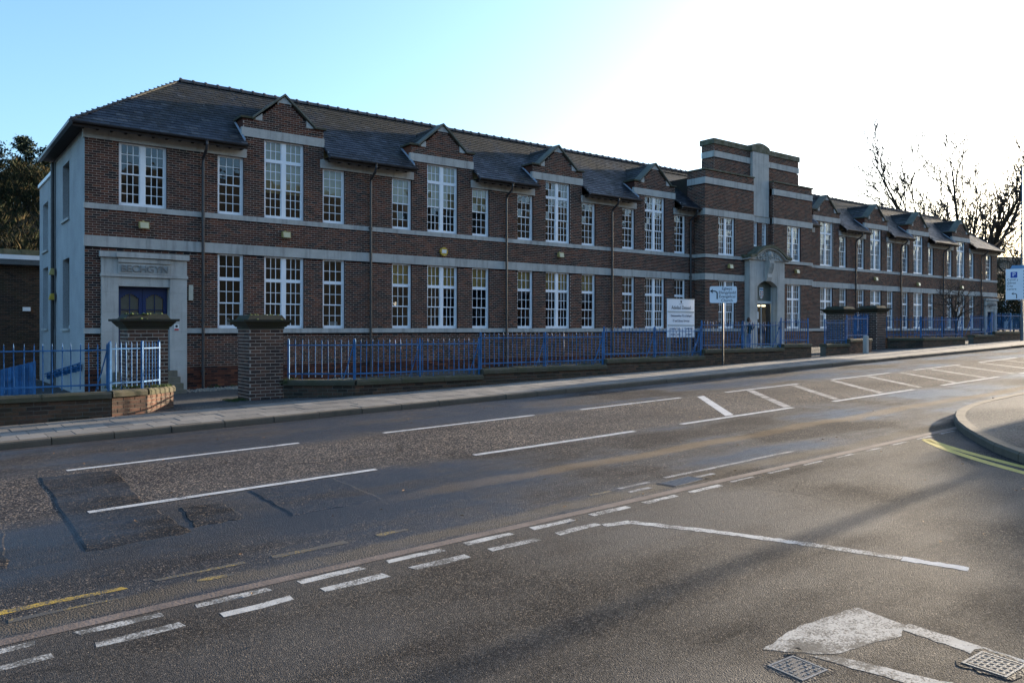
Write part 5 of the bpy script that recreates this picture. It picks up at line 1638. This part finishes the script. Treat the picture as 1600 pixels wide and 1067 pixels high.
SMALL = dict(max=4, seg=[5, 6, 5, 4, 3, 2], taper=[.7, .3, .3, .3, .4, .4], wob=[.04, .09, .12, .14, .14, .1], up=[0, .02, .02, .02, .02, .02], fork=[.3, .9, .6, 1.1, .45, .8],
             kids=[9, 6, 5, 4], t0=[.45, .2, .2, .2], ang=[.72, .6, .6, .6], len=[1.1, .5, .5, .5], rad=[.5, .5, .5, .5], rmin=.009)
bare_tree((44.6, 19.2, zyard(44.6, 19.2)), 1.75, .085, 3, SMALL, 'small bare tree behind the railing in front of the far wing')

def conifer(loc, H, label, seed):
    rng = random.Random(seed)
    e = empty('conifer_tree', loc, label, 'tree', 'conifers on the wooded hill')
    tr = MB(); tr.tube([(loc[0], loc[1], loc[2]-.3), (loc[0]+rng.uniform(-.3, .3), loc[1], loc[2]+H*.6), (loc[0], loc[1], loc[2]+H)], [.35, .22, .04], 7)
    cr = MB()
    for i in range(60):
        t = .22+.78*i/60; z = loc[2]+H*t
        L = (1-t)**.7*H*.48*rng.uniform(.55, 1.2)+.4
        a = rng.uniform(0, 6.283); d = Vector((math.cos(a), math.sin(a), rng.uniform(.0, .35))).normalized()
        tr.tube([(loc[0], loc[1], z), tuple(Vector((loc[0], loc[1], z))+d*L)], [.06, .015], 4, False)
        for k in range(42):
            s = rng.uniform(.25, 1.05); c = Vector((loc[0], loc[1], z))+d*(L*s)+Vector((rng.gauss(0, .32), rng.gauss(0, .32), rng.gauss(.12, .22)))
            w = Vector((rng.gauss(0, 1), rng.gauss(0, 1), rng.gauss(.3, .6))).normalized()*rng.uniform(.25, .55); x = w.cross(Vector((rng.gauss(0, 1), rng.gauss(0, 1), rng.gauss(0, 1)))).normalized()*rng.uniform(.10, .2)
            cr.poly([tuple(c-x), tuple(c+x), tuple(c+w)])
    tr.build('trunk', M['bark'], e); cr.build('crown', M['conifer'], e, kind='stuff')

# ------------------------------------------------------------------ hills and the woods on them
def hnoise(x, y): return 2.2*math.sin(x*.031+1.3)+1.4*math.sin(x*.083+y*.05)+.9*math.sin(x*.17+2.0+y*.11)
def zhill(x, y):
    t = max(0.0, min(1.0, (y-72)/78.0)); s = t*t*(3-2*t)
    return -2.0 + s*(20.0 + 13*max(0, min(1, (x-120)/120)) + hnoise(x, y)) + (0 if y < 150 else -(y-150)*.05)
b = MB()
hx = list(range(-260, 560, 12)); hy = [70, 76, 84, 92, 100, 108, 116, 124, 132, 140, 150, 165, 190, 230]
for i in range(len(hx)-1):
    for j in range(len(hy)-1):
        b.quad(*[(x, y, zhill(x, y)) for x, y in ((hx[i], hy[j]), (hx[i+1], hy[j]), (hx[i+1], hy[j+1]), (hx[i], hy[j+1]))])
b.smooth = True
b.build('hill', M['earth'], kind='structure')
def zhill_unseen(x, y):  # unseen hill behind the camera, added to block low sky and fill window reflections
    t = max(0.0, min(1.0, (-45-y)/60.0)); s = t*t*(3-2*t)
    return -1.5 + s*(34 + hnoise(x*1.3, y))
b = MB()
hy2 = [-44, -52, -60, -70, -80, -92, -106, -130]
for i in range(len(hx)-1):
    for j in range(len(hy2)-1):
        b.quad(*[(x, y, zhill_unseen(x, y)+zr(x)*.6) for x, y in ((hx[i], hy2[j+1]), (hx[i+1], hy2[j+1]), (hx[i+1], hy2[j]), (hx[i], hy2[j]))])
b.smooth = True
b.build('hill', simple('unseen_bracken_hill', (.065, .052, .028), .95, .5, .15), kind='structure')

wood = MB()
def scrub(x, y, z, H, rng, tone, n=70):
    wood.tube([(x, y, z-.3), (x+rng.uniform(-.3, .3), y, z+H*.55)], [.10, .05], 3, False, tone*.3+.02)
    for k in range(n):
        t = rng.random()**.7; a = rng.uniform(0, 6.283); rr = H*.34*math.sin(math.pi*min(1, .15+t*.8))*rng.uniform(.2, 1)
        c = Vector((x+math.cos(a)*rr, y+math.sin(a)*rr, z+H*(.18+.82*t)))
        w = Vector((math.cos(a)*.6, math.sin(a)*.6, 1)).normalized()*rng.uniform(.5, 1.2)*H*.11
        s = w.cross(Vector((rng.gauss(0, 1), rng.gauss(0, 1), .2))).normalized()*rng.uniform(.04, .11)
        wood.poly([tuple(c-s), tuple(c+s), tuple(c+w)], min(.98, max(.02, tone+rng.gauss(0, .13))))
rng = random.Random(21)
for i in range(720):
    y = rng.uniform(80, 156); x = rng.uniform(-10, 20)*y/120 + rng.uniform(-6, 8)
    tone = .15+.45*rng.random() if rng.random() < .9 else .85
    scrub(x, y, zhill(x, y), rng.uniform(3.5, 6.2), rng, tone, 120)
for i in range(320):
    y = rng.uniform(125, 156); x = rng.uniform(-10, 20)*y/120 + rng.uniform(-6, 8)
    scrub(x, y, zhill(x, y), rng.uniform(4.0, 6.5), rng, .1+.5*rng.random(), 130)
for i in range(150):
    y = rng.uniform(85, 156); x = y*rng.uniform(2.35, 2.9)
    scrub(x, y, zhill(x, y), rng.uniform(5, 8.5), rng, .3+.5*rng.random(), 60)
wood.build('bare_woodland', M['wood_far'], None, 'brown leafless woodland covering the hillside behind the buildings', 'woodland', kind='stuff')
conifer((10.2, 148, zhill(10.2, 148)+1), 8.6, 'dark conifer standing clear on the hilltop, spreading to one side', 1)
conifer((14.6, 147, zhill(14.6, 147)+1), 9.2, 'tallest dark conifer in the clump on the hilltop', 2)
conifer((18.0, 146, zhill(18, 146)+1), 8.2, 'dark conifer on the hilltop nearest the school roof', 3)
# scrubby bank beyond the far end of the school
bank = MB(); wood = bank
for i in range(150):
    x = rng.uniform(76, 118); y = rng.uniform(24, 40)
    scrub(x, y, zr(x)-.4, rng.uniform(2.5, 5.5), rng, rng.uniform(.05, .6), 90)
bank.build('bare_shrubbery', M['wood_far'], None, 'tangle of bare brown shrubs beyond the far end of the school', 'shrubs', kind='stuff')

# ------------------------------------------------------------------ other buildings
# flat-roofed brick block behind the ramp
e = empty('flat_roofed_building', (-5, 42, -.3), 'low dark brick building with flat mossy roof and white fascia behind the ramp', 'building')
J, B = MB(), MB()
brick_panel((-22, 42), (1, 0), (0, -1), -.5, 4.86, lambda z: [(0, 27.5)], [], e, M['brick_dark'], 'bw', J, B)
J.build('bricks', M['brick_dark'], e, kind='stuff'); B.build('mortar_bed', M['mortar_dark'], e)
m = MB(); m.box(-22.3, 5.6, 41.5, 56, 4.87, 5.22); m.build('eaves_board', simple('grey_soffit', (.10, .11, .11), .7, .2), e)
m = MB(); m.box(-22.32, 5.62, 41.47, 41.499, 5.10, 5.30); m.build('fascia', M['white'], e)
m = MB()
for i in range(40):
    x = -22.2+i*.69; m.hexa([(x, 41.5, 5.31), (x+.68, 41.5, 5.31), (x+.68, 55, 5.35), (x, 55, 5.35), (x, 41.6, 5.52+R.uniform(0, .05)), (x+.68, 41.6, 5.52+R.uniform(0, .05)), (x+.68, 55, 5.9), (x, 55, 5.9)])
m.build('roof', stone_mat('mossy_roof', (.20, .17, .10), .3, .6), e)
m = MB(); m.box(-21.9, 5.4, 42.3, 55.8, -.5, 4.86); m.build('core', M['brick_dark'], e)
m = MB(); m.prism([(42-.22, 2.80), (42-.02, 2.80), (42-.02, 2.98), (42-.16, 2.98)], 'x', 4.1, 4.4); m.build('security_lamp', M['paper'], e)

def house(x0, x1, y0, y1, zb, he, hr, label, wallm, roofm, axis='y', name='house'):
    e = empty(name, ((x0+x1)/2, (y0+y1)/2, zb), label, 'house')
    m = MB(); m.box(x0, x1, y0, y1, zb, zb+he); m.build('wall', wallm, e)
    m = MB(); o = .3
    xm, ym = (x0+x1)/2, (y0+y1)/2
    hl = min((x1-x0), (y1-y0))/2
    a, b2 = (x0-o, x1+o), (y0-o, y1+o)
    z0 = zb+he
    if axis == 'y':
        r0, r1 = (xm, y0+hl, z0+hr), (xm, y1-hl, z0+hr)
        m.quad((a[0], b2[0], z0), (a[0], b2[1], z0), r1, r0); m.quad((a[1], b2[1], z0), (a[1], b2[0], z0), r0, r1)
        m.poly([(a[1], b2[0], z0), (a[0], b2[0], z0), r0]); m.poly([(a[0], b2[1], z0), (a[1], b2[1], z0), r1])
    else:
        r0, r1 = (x0-o, ym, z0+hr), (x1+o, ym, z0+hr)
        m.quad((a[0], b2[0], z0), (a[1], b2[0], z0), r1, r0); m.quad((a[1], b2[1], z0), (a[0], b2[1], z0), r0, r1)
        m.poly([(a[0], b2[0], z0), r0, (a[0], b2[1], z0)]); m.poly([(a[1], b2[0], z0), (a[1], b2[1], z0), r1])
    m.quad((a[0], b2[0], z0-.01), (a[0], b2[1], z0-.01), (a[1], b2[1], z0-.01), (a[1], b2[0], z0-.01))
    r_ = m.build('roof', roofm, e)
    m = MB(); m.box(xm-.4, xm+.4, ym-.4, ym+.4, z0+hr-.8, z0+hr+.9); m.build('chimney', M['brick_dark'], r_)
    for z in (zb+1.0, zb+he-1.9):
        if z+1.3 > zb+he: continue
        n = max(1, int((y1-y0)/3))
        for i in range(n):
            y = y0+(y1-y0)*(i+.5)/n
            f = MB(); f.box(x0-.04, x0-.001, y-.55, y+.55, z, z+1.3); w = f.build('window', M['white'], e)
            g = MB(); g.quad((x0-.045, y+.48, z+.07), (x0-.045, y-.48, z+.07), (x0-.045, y-.48, z+1.23), (x0-.045, y+.48, z+1.23)); g.build('pane', M['black'], w)
    return e
house(150, 160, 46, 60, 1.6, 4.0, 2.6, 'distant low house with a pale sunlit roof beyond the parking sign', M['render'], simple('pale_roof', (.42, .42, .42), .6, .15, 1), 'y')
# unseen house right of the junction, added to shade the side road
house(40, 52, -6.5, 6.2, zp(40)-.3, 3.5, 1.5, 'unseen brick house added on the street corner to shade the side road', M['brick_pier'], M['slate'], 'x')
e = empty('added_street_lamp', (75.0, 7.2, zp(75.0)), 'unseen grey street lamp added on the corner pavement for its shadow', 'lamp')  # out of view, added to throw a thin shadow along the road
m = MB(); m.tube([(75.0, 7.2, zp(75.0)-.02), (75.0, 7.2, zp(75.0)+1.3), (75.0, 7.2, zp(75.0)+1.32), (75.0, 7.2, zp(75.0)+7)], [.10, .10, .07, .05], 10); m.build('column', M['steel'], e)
m = MB(); m.box(74.9, 75.1, 7.0, 8.1, zp(75)+6.95, zp(75)+7.1); m.build('lantern', M['steel'], e)
e = empty('added_telegraph_pole', (38.0, 5.45, zp(38)), 'unseen wooden telegraph pole added on the corner pavement for its shadow', 'pole')  # out of view, added to cast the shadow stripe across the foreground
m = MB(); m.tube([(38.0, 5.45, zp(38)-.02), (38.0, 5.45, zp(38)+7.0)], [.075, .055], 10); m.build('shaft', M['bark'], e)
m = MB(); m.box(37.97, 38.03, 5.1, 5.8, zp(38)+6.3, zp(38)+6.42); m.build('crossarm', M['bark'], e)

# ------------------------------------------------------------------ grass tufts, gravel, fallen leaves
gr = MB()
def tuft(x, y, z, n, h, rng):
    for k in range(n):
        a = rng.uniform(0, 6.283); d = Vector((math.cos(a)*.5, math.sin(a)*.5, 1)).normalized()*h*rng.uniform(.5, 1.2); p = Vector((x+rng.gauss(0, .04), y+rng.gauss(0, .03), z))
        s = Vector((-math.sin(a), math.cos(a), 0))*.006
        gr.poly([tuple(p-s), tuple(p+s), tuple(p+d)])
rng = random.Random(4)
for i in range(70): tuft(rng.uniform(3.2, 4.4), 17.62+rng.uniform(-.1, .3), .80, 8, .07, rng)
for i in range(120): tuft(rng.uniform(8.4, 30), 17.24+rng.uniform(0, .06), zyard(15, 17.3)-.3, 6, .3, rng)
for (a, b2, z) in ((8.4, 12, .80), (12, 16.5, .945), (16.5, 21, 1.105), (21, 25.4, 1.315)):
    for i in range(60): tuft(rng.uniform(a, b2), 17.18+rng.uniform(-.03, .1), z-.01, 6, .06, rng)
for i in range(30): tuft(rng.uniform(7.0, 7.25), 17.98+rng.uniform(-.05, .05), .72, 9, .16, rng)
for i in range(60): tuft(rng.uniform(8.2, 13), 28.1+rng.uniform(-.1, .1), zyard(10, 28), 8, .10, rng)
for i in range(50): tuft(rng.uniform(5.75, 6.2), 18.0+rng.uniform(0, .6), zyard(6, 18.3), 8, .07, rng)
gr.build('grass_tufts', M['grass'], None, 'green grass tufts and moss along the wall copings', 'grass', kind='stuff')
gv = MB()
for i in range(900):
    x, y = rng.uniform(7.3, 13.5), rng.uniform(27.0, 28.15); z = zyard(x, y); s = rng.uniform(.02, .05)
    gv.tube([(x, y, z-.01), (x+rng.uniform(-.01, .01), y, z+s*.5), (x, y, z+s)], [s, s*.9, s*.3], 5)
gv.build('gravel', simple('gravel', (.22, .19, .15), .9, .4, 9), None, 'pale gravel bed at the foot of the brick wall', 'gravel', kind='stuff')
lv = MB()
for i in range(130):
    x = rng.uniform(0.5, 16); y = rng.uniform(2.5, 14.3)
    z = zr(x)+.010; a = rng.uniform(0, 6.28); s = rng.uniform(.012, .032)
    c, n_ = math.cos(a), math.sin(a)
    lv.poly([(x+s*c, y+s*n_, z), (x-s*.5*n_, y+s*.5*c, z+.006), (x-s*c, y-s*n_, z+.003), (x+s*.5*n_, y-s*.5*c, z+.010)], rng.random())
lv.build('fallen_leaves', simple('fallen_leaf', (.22, .12, .05), .85, .5, 3), None, 'scattered dry leaves and grit on the road', 'leaves', kind='stuff')

for o in bpy.data.objects:
    if '_w' in o: del o['_w']
